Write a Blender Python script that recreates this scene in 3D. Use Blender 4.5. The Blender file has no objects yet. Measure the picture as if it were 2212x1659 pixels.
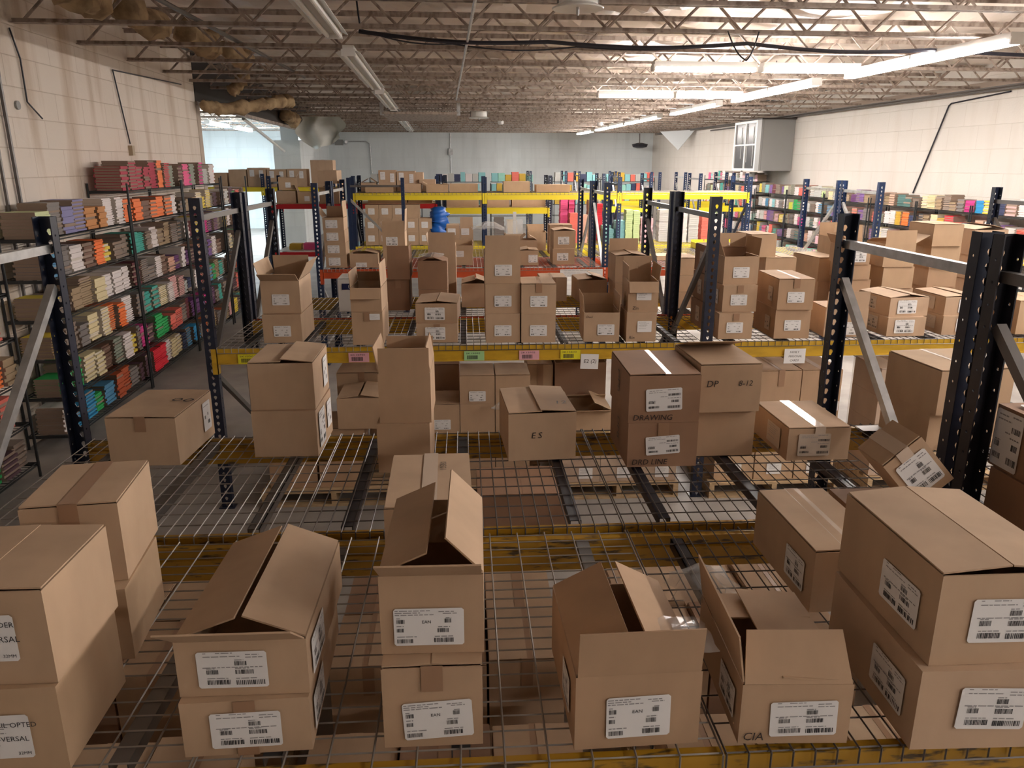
import bpy, math, random
from mathutils import Vector, Matrix
random.seed(7)
PI = math.pi
C = bpy.context.scene.collection
SC = bpy.context.scene
HC = 2.555                                   # camera height above the floor
BY = math.radians(1.92)                      # the building is turned a little against the racks
DECK = 1.27                                  # top of the wire decks

# ------------------------------------------------------------------ materials
def mat(name, col, rough=.6, metal=0., noise=None, bump=None, spec=None):
    m = bpy.data.materials.new(name); m.use_nodes = True
    nt = m.node_tree; b = nt.nodes['Principled BSDF']
    b.inputs['Base Color'].default_value = (*col, 1); b.inputs['Roughness'].default_value = rough
    b.inputs['Metallic'].default_value = metal
    if spec is not None: b.inputs['Specular IOR Level'].default_value = spec
    if noise:                                # (scale, second colour, low, high[, stretch])
        tc = nt.nodes.new('ShaderNodeTexCoord'); n = nt.nodes.new('ShaderNodeTexNoise')
        mp = nt.nodes.new('ShaderNodeMapping'); r = nt.nodes.new('ShaderNodeValToRGB')
        mp.inputs['Scale'].default_value = noise[4] if len(noise) > 4 else (1, 1, 1)
        n.inputs['Scale'].default_value = noise[0]; n.inputs['Detail'].default_value = 6
        r.color_ramp.elements[0].position = noise[2]; r.color_ramp.elements[0].color = (*col, 1)
        r.color_ramp.elements[1].position = noise[3]; r.color_ramp.elements[1].color = (*noise[1], 1)
        nt.links.new(tc.outputs['Object'], mp.inputs['Vector']); nt.links.new(mp.outputs['Vector'], n.inputs['Vector'])
        nt.links.new(n.outputs['Fac'], r.inputs['Fac']); nt.links.new(r.outputs['Color'], b.inputs['Base Color'])
        if bump:
            bp = nt.nodes.new('ShaderNodeBump'); bp.inputs['Strength'].default_value = bump; bp.inputs['Distance'].default_value = .004
            nt.links.new(n.outputs['Fac'], bp.inputs['Height']); nt.links.new(bp.outputs['Normal'], b.inputs['Normal'])
    return m
def emit(name, col, s):
    m = bpy.data.materials.new(name); m.use_nodes = True; nt = m.node_tree; nt.nodes.clear()
    e = nt.nodes.new('ShaderNodeEmission'); o = nt.nodes.new('ShaderNodeOutputMaterial')
    e.inputs[0].default_value = (*col, 1); e.inputs[1].default_value = s; nt.links.new(e.outputs[0], o.inputs[0]); return m
def wall_mat(name, col, mortar, stain, bw, bh, amt=.5):
    m = bpy.data.materials.new(name); m.use_nodes = True; nt = m.node_tree; b = nt.nodes['Principled BSDF']; N = nt.nodes.new; L = nt.links.new
    tc = N('ShaderNodeTexCoord'); sp = N('ShaderNodeSeparateXYZ'); cb = N('ShaderNodeCombineXYZ'); ad = N('ShaderNodeMath'); ad.operation = 'ADD'
    L(tc.outputs['Object'], sp.inputs[0]); L(sp.outputs['X'], ad.inputs[0]); L(sp.outputs['Y'], ad.inputs[1])
    L(ad.outputs[0], cb.inputs['X']); L(sp.outputs['Z'], cb.inputs['Y'])
    br = N('ShaderNodeTexBrick'); br.inputs['Scale'].default_value = 1; br.inputs['Brick Width'].default_value = bw; br.inputs['Row Height'].default_value = bh
    br.inputs['Mortar Size'].default_value = .006; br.inputs['Mortar Smooth'].default_value = .6; br.inputs['Bias'].default_value = -.3
    br.inputs['Color1'].default_value = (*col, 1); br.inputs['Color2'].default_value = (*[c*.95 for c in col], 1); br.inputs['Mortar'].default_value = (*mortar, 1)
    L(cb.outputs[0], br.inputs['Vector'])
    mp = N('ShaderNodeMapping'); mp.inputs['Scale'].default_value = (1.6, .22, 1); n = N('ShaderNodeTexNoise'); n.inputs['Scale'].default_value = 1.5; n.inputs['Detail'].default_value = 7
    r = N('ShaderNodeValToRGB'); r.color_ramp.elements[0].position = .5; r.color_ramp.elements[1].position = .72
    r.color_ramp.elements[0].color = (0, 0, 0, 1); r.color_ramp.elements[1].color = (amt, amt, amt, 1)
    L(cb.outputs[0], mp.inputs[0]); L(mp.outputs[0], n.inputs['Vector']); L(n.outputs['Fac'], r.inputs[0])
    mx = N('ShaderNodeMix'); mx.data_type = 'RGBA'; L(r.outputs[0], mx.inputs['Factor']); L(br.outputs['Color'], mx.inputs['A']); mx.inputs['B'].default_value = (*stain, 1)
    L(mx.outputs['Result'], b.inputs['Base Color']); b.inputs['Roughness'].default_value = .75
    n2 = N('ShaderNodeTexNoise'); n2.inputs['Scale'].default_value = 30; L(cb.outputs[0], n2.inputs['Vector'])
    bp = N('ShaderNodeBump'); bp.inputs['Strength'].default_value = .35; bp.inputs['Distance'].default_value = .01; L(n2.outputs['Fac'], bp.inputs['Height'])
    bp2 = N('ShaderNodeBump'); bp2.inputs['Strength'].default_value = .5; bp2.inputs['Distance'].default_value = .008; bp2.invert = True
    L(br.outputs['Fac'], bp2.inputs['Height']); L(bp.outputs['Normal'], bp2.inputs['Normal']); L(bp2.outputs['Normal'], b.inputs['Normal'])
    return m
def film_mat(name, op=.25):
    m = bpy.data.materials.new(name); m.use_nodes = True; nt = m.node_tree; b = nt.nodes['Principled BSDF']
    b.inputs['Base Color'].default_value = (.85, .85, .85, 1); b.inputs['Roughness'].default_value = .12
    t = nt.nodes.new('ShaderNodeBsdfTransparent'); x = nt.nodes.new('ShaderNodeMixShader'); x.inputs[0].default_value = op
    nt.links.new(t.outputs[0], x.inputs[1]); nt.links.new(b.outputs[0], x.inputs[2]); nt.links.new(x.outputs[0], nt.nodes['Material Output'].inputs[0])
    return m
CB = [mat('cardboard_%d' % i, c, .82, 0, (7, [k*.86 for k in c], .35, .7, (1, 1, .5)), .12) for i, c in enumerate(
    [(.52, .36, .235), (.49, .33, .21), (.55, .385, .26), (.46, .30, .185), (.53, .365, .23), (.33, .19, .115)])]
TAPE = mat('tape_brown', (.34, .20, .12), .28)
TAPEC = mat('tape_clear', (.62, .5, .4), .16)
TAPEW = mat('tape_white', (.8, .78, .75), .2)
PAPER = mat('label_paper', (.80, .79, .79), .55)
PAPERK = mat('label_dull', (.55, .45, .36), .6)
INK = mat('print_ink', (.025, .025, .03), .6)
INKG = mat('print_grey', (.30, .29, .30), .6)
MARK = mat('marker_ink', (.03, .018, .015), .5)
NAVY = mat('paint_navy', (.007, .011, .030), .40, .0, (9, (.012, .02, .045), .45, .7))
BLUE = mat('paint_blue', (.013, .030, .085), .4, .0, (9, (.01, .022, .06), .45, .7))
BLACK = mat('paint_black', (.010, .010, .018), .42, 0, (9, (.02, .02, .03), .5, .75))
GALV = mat('galvanized_steel', (.55, .56, .57), .38, .75, (14, (.42, .43, .44), .4, .65))
GALVD = mat('dull_steel', (.17, .16, .155), .45, .6)
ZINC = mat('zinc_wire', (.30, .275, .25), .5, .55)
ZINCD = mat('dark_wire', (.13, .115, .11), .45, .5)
YEL = mat('yellow_paint', (.60, .36, .02), .42, 0, (6, (.44, .26, .015), .45, .72, (1, 3, 3)))
YELW = mat('yellow_worn', (.40, .215, .012), .45, 0, (22, (.07, .045, .02), .56, .66, (.5, 2, 2)))
YELB = mat('yellow_bright', (.82, .66, .03), .4)
ORNG = mat('orange_paint', (.62, .09, .025), .42, 0, (6, (.5, .07, .02), .45, .7))
RED = mat('red_paint', (.62, .02, .03), .4)
WHITE = mat('white_enamel', (.74, .74, .72), .35)
GREYP = mat('grey_enamel', (.27, .27, .265), .45)
GLASSD = mat('dark_panel', (.05, .05, .055), .25)
CONC = mat('concrete_floor', (.34, .315, .29), .55, 0, (2.2, (.25, .23, .215), .4, .65), .15)
WOOD = mat('pallet_wood', (.50, .36, .21), .75, 0, (10, (.36, .24, .13), .4, .7, (1, 6, 6)))
JOIST = mat('joist_paint', (.40, .33, .28), .55, 0, (5, (.20, .15, .12), .45, .65, (3, 1, 1)))
DARKW = mat('dark_beam', (.03, .022, .018), .6)
INSUL = mat('insulation_batt', (.42, .30, .17), .95, 0, (6, (.20, .13, .07), .42, .66), .8)
FOIL = mat('ceiling_foil', (.76, .67, .59), .36, .0, (1.3, (.58, .49, .42), .4, .66), .3)
WL = wall_mat('wall_cream_block', (.78, .70, .62), (.60, .51, .43), (.42, .29, .18), .61, .27, .75)
WR = wall_mat('wall_pale_block', (.62, .585, .54), (.53, .49, .44), (.52, .46, .40), .81, .40, .45)
WB = wall_mat('wall_white_block', (.68, .73, .75), (.60, .65, .67), (.50, .54, .55), .81, .40, .5)
FILM = film_mat('clear_film', .28)
FILM2 = film_mat('stretch_film', .16)
TUBE = emit('lamp_tube_lit', (1.0, .93, .87), 27)
TUBEC = emit('lamp_tube_cool', (.80, .93, 1.0), 55)
TUBE0 = mat('lamp_tube_off', (.80, .77, .72), .25)
BLUEBAG = mat('blue_plastic', (.01, .12, .50), .3)
COLS = dict(palegreen=(.60, .66, .36), grey=(.20, .175, .165), lavender=(.21, .20, .40), orangebrown=(.52, .22, .06), white=(.72, .66, .65), greyblk=(.10, .10, .105),
    orange=(.85, .20, .045), brown=(.17, .085, .055), teal=(.05, .36, .30), blue=(.08, .26, .44), yellow=(.72, .55, .06), taupe=(.23, .175, .14),
    salmon=(.72, .42, .31), lime=(.55, .58, .07), darkgrey=(.07, .07, .07), tan=(.34, .24, .14), cream=(.70, .60, .36), maroon=(.14, .02, .03), purple=(.12, .03, .14),
    magenta=(.60, .04, .25), green=(.02, .36, .09), coral=(.75, .16, .12), pink=(.70, .38, .37), sage=(.25, .28, .22), rust=(.45, .09, .03), plum=(.09, .04, .055),
    red=(.62, .015, .035), sky=(.03, .30, .58), crimson=(.42, .015, .05), navybook=(.03, .04, .10), mint=(.30, .62, .52), palepink=(.75, .45, .50), hotpink=(.80, .10, .28),
    violet=(.20, .10, .30), palegrey=(.50, .50, .48), aqua=(.25, .55, .58), palelime=(.55, .68, .33), darkteal=(.08, .17, .16), gold=(.62, .40, .05))
BOOKM = {k: mat('cover_' + k, c, .55) for k, c in COLS.items()}
PAGES = mat('book_pages', (.60, .54, .48), .8)
PAGEK = mat('book_pages_kraft', (.30, .22, .17), .85)

# ------------------------------------------------------------------ mesh builder
class MB:
    def __init__(s, mats): s.v = []; s.f = []; s.m = []; s.mats = mats if isinstance(mats, list) else [mats]
    def add(s, vs, fs, k=0):
        o = len(s.v); s.v += [tuple(p) for p in vs]; s.f += [tuple(i+o for i in f) for f in fs]; s.m += [k]*len(fs); return s
    def box(s, x0, x1, y0, y1, z0, z1, k=0, M=None):
        vs = [Vector(p) for p in ((x0,y0,z0),(x1,y0,z0),(x1,y1,z0),(x0,y1,z0),(x0,y0,z1),(x1,y0,z1),(x1,y1,z1),(x0,y1,z1))]
        if M: vs = [M @ p for p in vs]
        return s.add(vs, [(0,3,2,1),(4,5,6,7),(0,1,5,4),(1,2,6,5),(2,3,7,6),(3,0,4,7)], k)
    def hexa(s, vs, k=0): return s.add(vs, [(0,3,2,1),(4,5,6,7),(0,1,5,4),(1,2,6,5),(2,3,7,6),(3,0,4,7)], k)
    def tube(s, p, q, r, n=4, k=0, caps=True):
        p = Vector(p); q = Vector(q); d = (q-p)
        if d.length < 1e-6: return s
        d.normalize(); a = d.orthogonal().normalized(); b = d.cross(a); vs = []
        for c in (p, q):
            for i in range(n): t = 2*PI*(i+.5)/n; vs.append(c + a*(r*math.cos(t)) + b*(r*math.sin(t)))
        fs = [(i, (i+1) % n, n+(i+1) % n, n+i) for i in range(n)]
        if caps: fs += [tuple(range(n-1, -1, -1)), tuple(range(n, 2*n))]
        return s.add(vs, fs, k)
    def path(s, pts, r, n=4, k=0):
        for p, q in zip(pts, pts[1:]): s.tube(p, q, r, n, k)
        return s
    def bar(s, p, q, w, h, k=0, up=(0,0,1)):               # a rectangular bar from p to q, w across, h along 'up'
        p = Vector(p); q = Vector(q); d = (q-p).normalized(); sd = d.cross(Vector(up)).normalized(); u = sd.cross(d)
        vs = [c + sd*(a*w/2) + u*(b*h/2) for c in (p, q) for a, b in ((-1,-1),(1,-1),(1,1),(-1,1))]
        return s.add(vs, [(0,3,2,1),(4,5,6,7),(0,1,5,4),(1,2,6,5),(2,3,7,6),(3,0,4,7)], k)
    def lathe(s, prof, n=20, k=0, o=(0,0,0)):
        vs = [(o[0]+r*math.cos(2*PI*i/n), o[1]+r*math.sin(2*PI*i/n), o[2]+z) for r, z in prof for i in range(n)]
        fs = [(j*n+i, j*n+(i+1) % n, (j+1)*n+(i+1) % n, (j+1)*n+i) for j in range(len(prof)-1) for i in range(n)]
        fs += [tuple(range(n-1, -1, -1)), tuple(range((len(prof)-1)*n, len(prof)*n))]
        return s.add(vs, fs, k)
    def mesh(s, name):
        me = bpy.data.meshes.new(name); me.from_pydata(s.v, [], s.f); me.update()
        for m in s.mats: me.materials.append(m)
        me.polygons.foreach_set('material_index', s.m); return me
    def build(s, name, parent=None, loc=None, rz=None, smooth=False):
        me = s.mesh(name)
        if smooth: me.polygons.foreach_set('use_smooth', [True]*len(me.polygons))
        return link(name, me, parent, loc, rz)
def link(name, me, parent=None, loc=None, rz=None):
    o = bpy.data.objects.new(name, me); C.objects.link(o)
    if parent: o.parent = parent
    if loc is not None: o.location = loc
    if rz is not None: o.rotation_euler = (0, 0, rz)
    return o
USED = {}
def tag(o, label=None, cat=None, group=None, kind=None):
    if label: o['label'] = label
    if cat: o['category'] = cat
    if group: o['group'] = group
    if kind: o['kind'] = kind
    return o
def empty(name, loc=(0,0,0), rz=0.): 
    o = bpy.data.objects.new(name, None); C.objects.link(o); o.location = loc; o.rotation_euler = (0,0,rz); o.empty_display_size = .1; return o
def bw(u, v, z=0): return Vector((u*math.cos(BY)-v*math.sin(BY), u*math.sin(BY)+v*math.cos(BY), z))
def struct(name, mb, smooth=False): return tag(mb.build(name, None, (0,0,0), BY, smooth), kind='structure')
CARD = 'one two three four five six seven eight nine ten eleven twelve thirteen fourteen fifteen sixteen'.split()
ORD = 'first second third fourth fifth sixth seventh eighth ninth tenth eleventh twelfth thirteenth fourteenth fifteenth sixteenth'.split()
_T = {}
def text_geo(t, font=None):
    if t not in _T:
        cu = bpy.data.curves.new('t', 'FONT'); cu.body = t; cu.size = 1; cu.resolution_u = 2
        ob = bpy.data.objects.new('t', cu); me = bpy.data.meshes.new_from_object(ob)
        vs = [tuple(v.co) for v in me.vertices]; fs = [tuple(p.vertices) for p in me.polygons]
        w = max([v[0] for v in vs] or [1]); bpy.data.objects.remove(ob); bpy.data.curves.remove(cu); bpy.data.meshes.remove(me)
        _T[t] = (vs, fs, w)
    return _T[t]

# ------------------------------------------------------------------ labels and boxes
class Face:                                   # a rectangle in space: point(a, b) in metres from its lower left corner
    def __init__(s, o, ex, ey, n): s.o = Vector(o); s.ex = Vector(ex); s.ey = Vector(ey); s.n = Vector(n)
    def p(s, a, b, e=0): return s.o + s.ex*a + s.ey*b + s.n*e
    def quad(s, mb, a0, b0, a1, b1, e, k): mb.add([s.p(a0,b0,e), s.p(a1,b0,e), s.p(a1,b1,e), s.p(a0,b1,e)], [(0,1,2,3)], k)
    def text(s, mb, t, a, b, size, e, k, fit=None, slant=0, rot=0):
        vs, fs, w = text_geo(t); sx = size if not fit else fit/max(w, .01)
        c, n = math.cos(rot), math.sin(rot)
        mb.add([s.p(a + (x*sx + y*size*slant)*c - y*size*n, b + (x*sx)*n + y*size*c, e) for x, y, z in vs], fs, k)
    def sub(s, a, b, W, H, rot=0):
        c, n = math.cos(rot), math.sin(rot); ex = s.ex*c + s.ey*n; ey = s.ey*c - s.ex*n
        return Face(s.p(a, b) - ex*(W/2) - ey*(H/2), ex, ey, s.n)
STY = {
 'ean': ([(.02,.93,.50),(.02,.875,.36),(.02,.82,.55),(.64,.90,.22),(.70,.85,.2),(.04,.73,.06),(.74,.73,.08),(.04,.52,.1),(.63,.49,.17),(.04,.23,.28),(.58,.23,.27)],
         [(.04,.60,.12,.11),(.04,.37,.10,.10),(.04,.07,.23,.11),(.72,.61,.10,.11),(.62,.35,.16,.11),(.57,.08,.28,.12)], 'EAN'),
 'bars': ([(.10,.955,.06),(.28,.955,.24),(.10,.86,.52),(.70,.90,.2),(.70,.83,.25),(.54,.76,.13),(.08,.56,.85),(.13,.53,.12),(.54,.53,.2),(.13,.26,.3),(.54,.25,.3)],
         [(.54,.62,.17,.12),(.13,.39,.17,.12),(.54,.38,.26,.12),(.13,.10,.34,.13),(.54,.08,.42,.13)], None),
 'small': ([(.08,.90,.42),(.55,.90,.3),(.08,.84,.3),(.6,.84,.25),(.08,.24,.3)],
         [(.09,.56,.10,.07),(.44,.57,.11,.05),(.73,.56,.09,.07),(.09,.36,.07,.07),(.66,.35,.12,.07),(.07,.10,.20,.10),(.60,.09,.28,.10)], None),
 'draw': ([(.10,.90,.35),(.6,.92,.3),(.08,.82,.5),(.4,.62,.2),(.6,.55,.35),(.08,.45,.2)],
         [(.62,.66,.34,.10),(.07,.34,.19,.10),(.70,.36,.22,.11),(.07,.13,.30,.10),(.60,.10,.36,.12)], None),
 'text': ([(.1,.88,.5),(.1,.78,.7),(.2,.68,.5),(.1,.58,.6),(.15,.48,.45),(.1,.3,.5)], [], None),
 'mini': ([(.1,.85,.7)], [(.12,.42,.2,.12),(.55,.50,.16,.10),(.55,.2,.3,.13)], None),
 'two': ([(.1,.80,.6),(.1,.6,.4),(.1,.4,.7),(.1,.2,.5)], [], None)}
def ship_label(face, W, H, style, parent, dull=False, n=12, lines=None, name='shipping_label'):
    mb = MB([PAPERK if dull else PAPER, INK, INKG]); r = min(W, H)*.05
    mb.add([face.p(a, b, .0008) for a, b in ((r,0),(W-r,0),(W,r),(W,H-r),(W-r,H),(r,H),(0,H-r),(0,r))], [tuple(range(8))], 0)
    rows, bars, word = STY[style]
    for a, b, l in rows:
        x = a
        while x < a+l:
            q = min(random.uniform(.04, .12), a+l-x); face.quad(mb, x*W, b*H, (x+q)*W, (b+.024)*H, .0014, 2); x += q + .018
    for a, b, w, h in bars:
        x = a; st = w/n
        for i in range(n):
            face.quad(mb, x*W, b*H, (x+st*random.choice((.35, .5, .75)))*W, (b+h)*H, .0014, 1); x += st
    if word: face.text(mb, word, .40*W, .60*H, .115*H, .0014, 1)
    for t, a, b, sz in (lines or []): face.text(mb, t, a*W, b*H, sz*H, .0014, 1)
    return mb.build(name, parent)
def faces(w, d, h):
    return {'F': (Face((-w/2,0,0),(1,0,0),(0,0,1),(0,-1,0)), w, h), 'L': (Face((-w/2,d,0),(0,-1,0),(0,0,1),(-1,0,0)), d, h),
            'R': (Face((w/2,0,0),(0,1,0),(0,0,1),(1,0,0)), d, h), 'T': (Face((-w/2,0,h+.007),(1,0,0),(0,1,0),(0,0,1)), w, d)}
def flap(side, w, d, h, L, a, m, parent, t=.004, trim=.004, slot=False, taper=0.):
    a = math.radians(a); W = w if side in 'FB' else d; up = .0045 if side in 'LR' else .0
    if side == 'F': o, e, i = Vector((0,.002,h)), Vector((1,0,0)), Vector((0,1,0))
    elif side == 'B': o, e, i = Vector((0,d-.002,h)), Vector((-1,0,0)), Vector((0,-1,0))
    elif side == 'L': o, e, i = Vector((-w/2+.002,d/2,h)), Vector((0,-1,0)), Vector((1,0,0))
    else: o, e, i = Vector((w/2-.002,d/2,h)), Vector((0,1,0)), Vector((-1,0,0))
    q = i*math.cos(a) + Vector((0,0,1))*math.sin(a); n = e.cross(q); n = n if abs(a) < 0 else n
    o = o + Vector((0,0,up)); H = W/2 - trim; mb = MB(m)
    def panel(x0, x1, l0, l1, tp=0.):
        vs = [o + e*x0 + q*l0 - n*(t/2), o + e*x1 + q*l0 - n*(t/2), o + e*(x1-tp) + q*l1 - n*(t/2), o + e*(x0+tp) + q*l1 - n*(t/2)]
        mb.hexa(vs + [v + n*t for v in vs])
    if slot:
        panel(-H, -.006, 0, L, 0); panel(.006, H, 0, L, 0); panel(-.006, .006, 0, L*.35); panel(-.006, .006, L*.7, L)
    else: panel(-H, H, 0, L, taper)
    return mb.build('flap', parent)
NB = [0]
def carton(label, x, y, z, w, d, h, rot=0, top='closed', labs=(), tone=None, group=None, tape='F', write=(), name='cardboard_box', tilt=None, big=1.):
    """top: 'seal' plain lid, 'closed' two lid flaps meeting on a seam, or a dict of flap angles by side (F, B, L, R)."""
    NB[0] += 1
    r = empty(name, (x, y, z), math.radians(rot)); tag(r, label, 'box', group)
    if tilt: r.rotation_euler = tilt
    m = CB[(NB[0]*7+3) % 5 if tone is None else tone]; t = .004
    b = MB(m)
    j = [random.uniform(-.003, .003) for _ in range(4)]           # walls bulge a little
    if top == 'seal':
        e = .003
        b.hexa([(-w/2,0,0),(w/2,0,0),(w/2,d,0),(-w/2,d,0),(-w/2,0,h),(w/2,0,h),(w/2,d,h),(-w/2,d,h)])
    else:
        b.box(-w/2, w/2, 0, d, 0, t)
        def wall(p0, p1, inn, bul):
            p0 = Vector(p0); p1 = Vector(p1); n = Vector(inn); Z = Vector((0,0,1)); k = 4; vs = []; fs = []
            for side in (0, 1):
                for i in range(k+1):
                    for jz in range(3):
                        s_ = math.sin(PI*i/k)*math.sin(PI*jz/2)*bul
                        vs.append(p0.lerp(p1, i/k) + Z*(t + (h-t)*jz/2) + n*(t*side - s_))
            N3 = (k+1)*3
            for i in range(k):
                for jz in range(2):
                    q = (i*3+jz, (i+1)*3+jz, (i+1)*3+jz+1, i*3+jz+1); fs += [q, tuple(N3+v for v in reversed(q))]
                fs.append((i*3+2, (i+1)*3+2, N3+(i+1)*3+2, N3+i*3+2))
            b.add(vs, fs)
        wall((-w/2,0,0), (w/2,0,0), (0,1,0), abs(j[0])); wall((w/2,d,0), (-w/2,d,0), (0,-1,0), abs(j[1]))
        wall((-w/2,d,0), (-w/2,0,0), (1,0,0), abs(j[2])); wall((w/2,0,0), (w/2,d,0), (-1,0,0), abs(j[3]))
    b.build('carton_body', r)
    fl = {}
    if top == 'closed': fl = {'L': random.uniform(-.5, 1.5), 'R': random.uniform(-.5, 1.5)}
    elif top == 'closedx': fl = {'F': .5, 'B': .5}
    elif isinstance(top, dict): fl = top
    if isinstance(top, dict):                                     # end flaps under a tented lid are tucked inside
        an = lambda q: q[0] if isinstance(q, tuple) else q
        if 'L' in fl and 'R' in fl and 5 < max(an(fl['L']), an(fl['R'])) and an(fl['L']) < 60 and an(fl['R']) < 60: fl = {k_: (-72 if k_ in 'FB' and 5 < an(v_) < 60 else v_) for k_, v_ in fl.items()}
    for s_, a in fl.items():
        sl = False; Ln = None; tp = .0
        if isinstance(a, tuple): a, Ln, *rest = a; sl = 'slot' in rest; tp = .012 if 'taper' in rest else 0.
        half = (w if s_ in 'LR' else d)/2
        mn = min(w, d)/2
        flap(s_, w, d, h, Ln or (half-.0015 if len(fl) == 2 and top in ('closed', 'closedx') else min(half, mn)-.002), a, m, r, slot=sl, taper=tp)
    F = faces(w, d, h)
    if tape and top in ('closed', 'seal'):
        tm = TAPEW if 'W' in tape else (TAPEC if 'G' in tape else TAPE)
        tb = MB(tm); hw = .024; e = .0012; zt = h + (.0078 if top == 'closed' else .0008)
        if 'T' in tape or 'G' in tape or 'W' in tape: tb.box(-hw, hw, 0, d, zt, zt+.0004)
        if 'W' not in tape: tb.box(-hw, hw, -.0048, -.0040, h*.72, zt)
        tb.build('packing_tape', r)
        if 'B' in tape: MB(tm).box(-hw, hw, -.0048, -.0040, 0, h*.3).build('packing_tape', r)
    for L in labs:
        f, u, v, W, H, sty, *o = L; fc, fw, fh = F[f]; o = o[0] if o else {}
        c = Face(fc.o + fc.n*.0042, fc.ex, fc.ey, fc.n) if f != 'T' else fc
        ship_label(c.sub(u*fw, v*fh, W, H, math.radians(o.get('rot', 0))), W, H, sty, r, o.get('dull', False), o.get('n', 10), o.get('lines'))
    if write:
        mk = MB([MARK])
        for f, t_, u, v, s_, *o in write:
            fc, fw, fh = F[f]; c = Face(fc.o + fc.n*.0044, fc.ex, fc.ey, fc.n)
            c.text(mk, t_, u*fw, v*fh, s_, 0, 0, slant=.15, rot=math.radians(o[0]) if o else 0)
        mk.build('marker_writing', r)
    return r

# ------------------------------------------------------------------ the building
ULEFT, URIGHT, VBACK, VFRONT, ZJ, ZC = -3.87, 9.40, 34.0, -7.0, 3.80, 4.26
b = MB(CONC); b.box(-14, URIGHT+.3, VFRONT, VBACK+1, -.2, 0); struct('floor', b)
b = MB(WL); b.box(ULEFT-.25, ULEFT, VFRONT, 13.6, 0, ZC); struct('wall_left', b)
b = MB(WR); b.box(URIGHT, URIGHT+.25, VFRONT, VBACK+1, 0, ZC); struct('wall_right', b)
b = MB(WB); b.box(-4.75, 3.08, VBACK-.4, VBACK, 0, ZC); b.box(3.08, URIGHT+.2, VBACK+.45, VBACK+.7, 0, ZC); b.box(2.9, 3.08, VBACK, VBACK+.7, 0, ZC); struct('wall_back', b)
b = MB(WR); b.box(ULEFT-.2, URIGHT+.2, VFRONT-.2, VFRONT, 0, ZC); struct('wall_front', b)
b = MB(WB); b.box(-4.75, -4.42, 25.5, VBACK, 0, ZC); struct('wall_left_far', b)
b = MB(WB); b.box(-14.2, -4.6, VBACK-.9, VBACK-.6, 0, ZC); b.box(-14.2, -14, 10, VBACK, 0, ZC); b.box(-14.2, ULEFT-.2, 9.8, 10, 0, ZC); struct('wall_side_room', b)
# pilaster and frame of the wide opening
b = MB(WB); b.box(-4.6, -3.86, 23.2, 25.6, 0, 3.2); b.box(-4.45, -3.9, 23.6, 25.5, 3.2, ZC); struct('wall_pilaster', b)
b = MB(DARKW); b.box(-4.05, -3.86, 13.6, 25.5, 3.52, ZC); struct('trim_1', b)
b = MB(JOIST); b.box(-3.93, -3.835, 13.6, 23.4, 3.47, 3.53); struct('trim_2', b)
b = MB(mat('opening_post', (.50, .42, .35), .7)); b.box(-3.99, -3.86, 13.6, 13.78, 0, 3.5); struct('trim_3', b)
b = MB(mat('grime_band', (.36, .29, .24), .8)); b.box(URIGHT-.05, URIGHT, VFRONT, VBACK, 3.74, 3.90); struct('trim_4', b)
# roof lining: a sagging foil-faced blanket above the joists
def lining(u0, u1, v0, v1, su, sv, z):
    b = MB(FOIL); nu = int((u1-u0)/su); nv = int((v1-v0)/sv); vs = []
    rr = random.Random(3); ph = [(rr.uniform(.8, 4.5), rr.uniform(.8, 4.5), rr.uniform(0, 6), rr.uniform(.006, .022)) for _ in range(14)]
    for j_ in range(nv+1):
        for i in range(nu+1):
            u = u0+(u1-u0)*i/nu; v = v0+(v1-v0)*j_/nv
            vs.append((u, v, z + sum(a*math.sin(f*u+g*v+p) for f, g, p, a in ph) + rr.uniform(-.012, .012)))
    n = nu+1
    b.add(vs, [(j_*n+i, (j_+1)*n+i, (j_+1)*n+i+1, j_*n+i+1) for j_ in range(nv) for i in range(nu)]); return b
cl = lining(-14, URIGHT, VFRONT, VBACK+.7, .16, .22, 4.27); cl.box(-14.2, URIGHT+.3, VFRONT-.2, VBACK+1, 4.45, 4.6); struct('ceiling', cl)
# open-web joists
def joist(v, u0, u1, name='ceiling_joist', zt=4.17):
    b = MB(JOIST)
    for dz, hh in ((ZJ, .022), (zt, .022)):
        b.box(u0, u1, v-.045, v-.012, dz, dz+.010); b.box(u0, u1, v+.012, v+.045, dz, dz+.010)
        s_ = 1 if dz == ZJ else -1
        for q in (-.014, .008): b.box(u0, u1, v+q, v+q+.006, dz-(.04 if s_ < 0 else 0), dz+(.042 if s_ > 0 else .01))
    u = u0+.1; up = True; pts = []
    while u < u1: pts.append((u, v, ZJ+.03 if up else zt-.02)); up = not up; u += .34
    b.path(pts, .0145, 5)
    tag(b.build(name, None, (0,0,0), BY), kind='structure')
vj = [-5.0, -3.6, -2.2, -.8, .6, 1.9, 3.1, 4.25, 5.45, 6.74, 8.09, 9.42, 10.83, 12.13, 13.35, 14.55, 15.9]
while vj[-1] < 32.5: vj.append(vj[-1]+1.32)
for v in vj: joist(v, ULEFT+.02 if v < 13.6 else -4.0, URIGHT-.02)
for k in range(9): joist(14.6+2.2*k, -13.8, -4.1)
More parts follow.
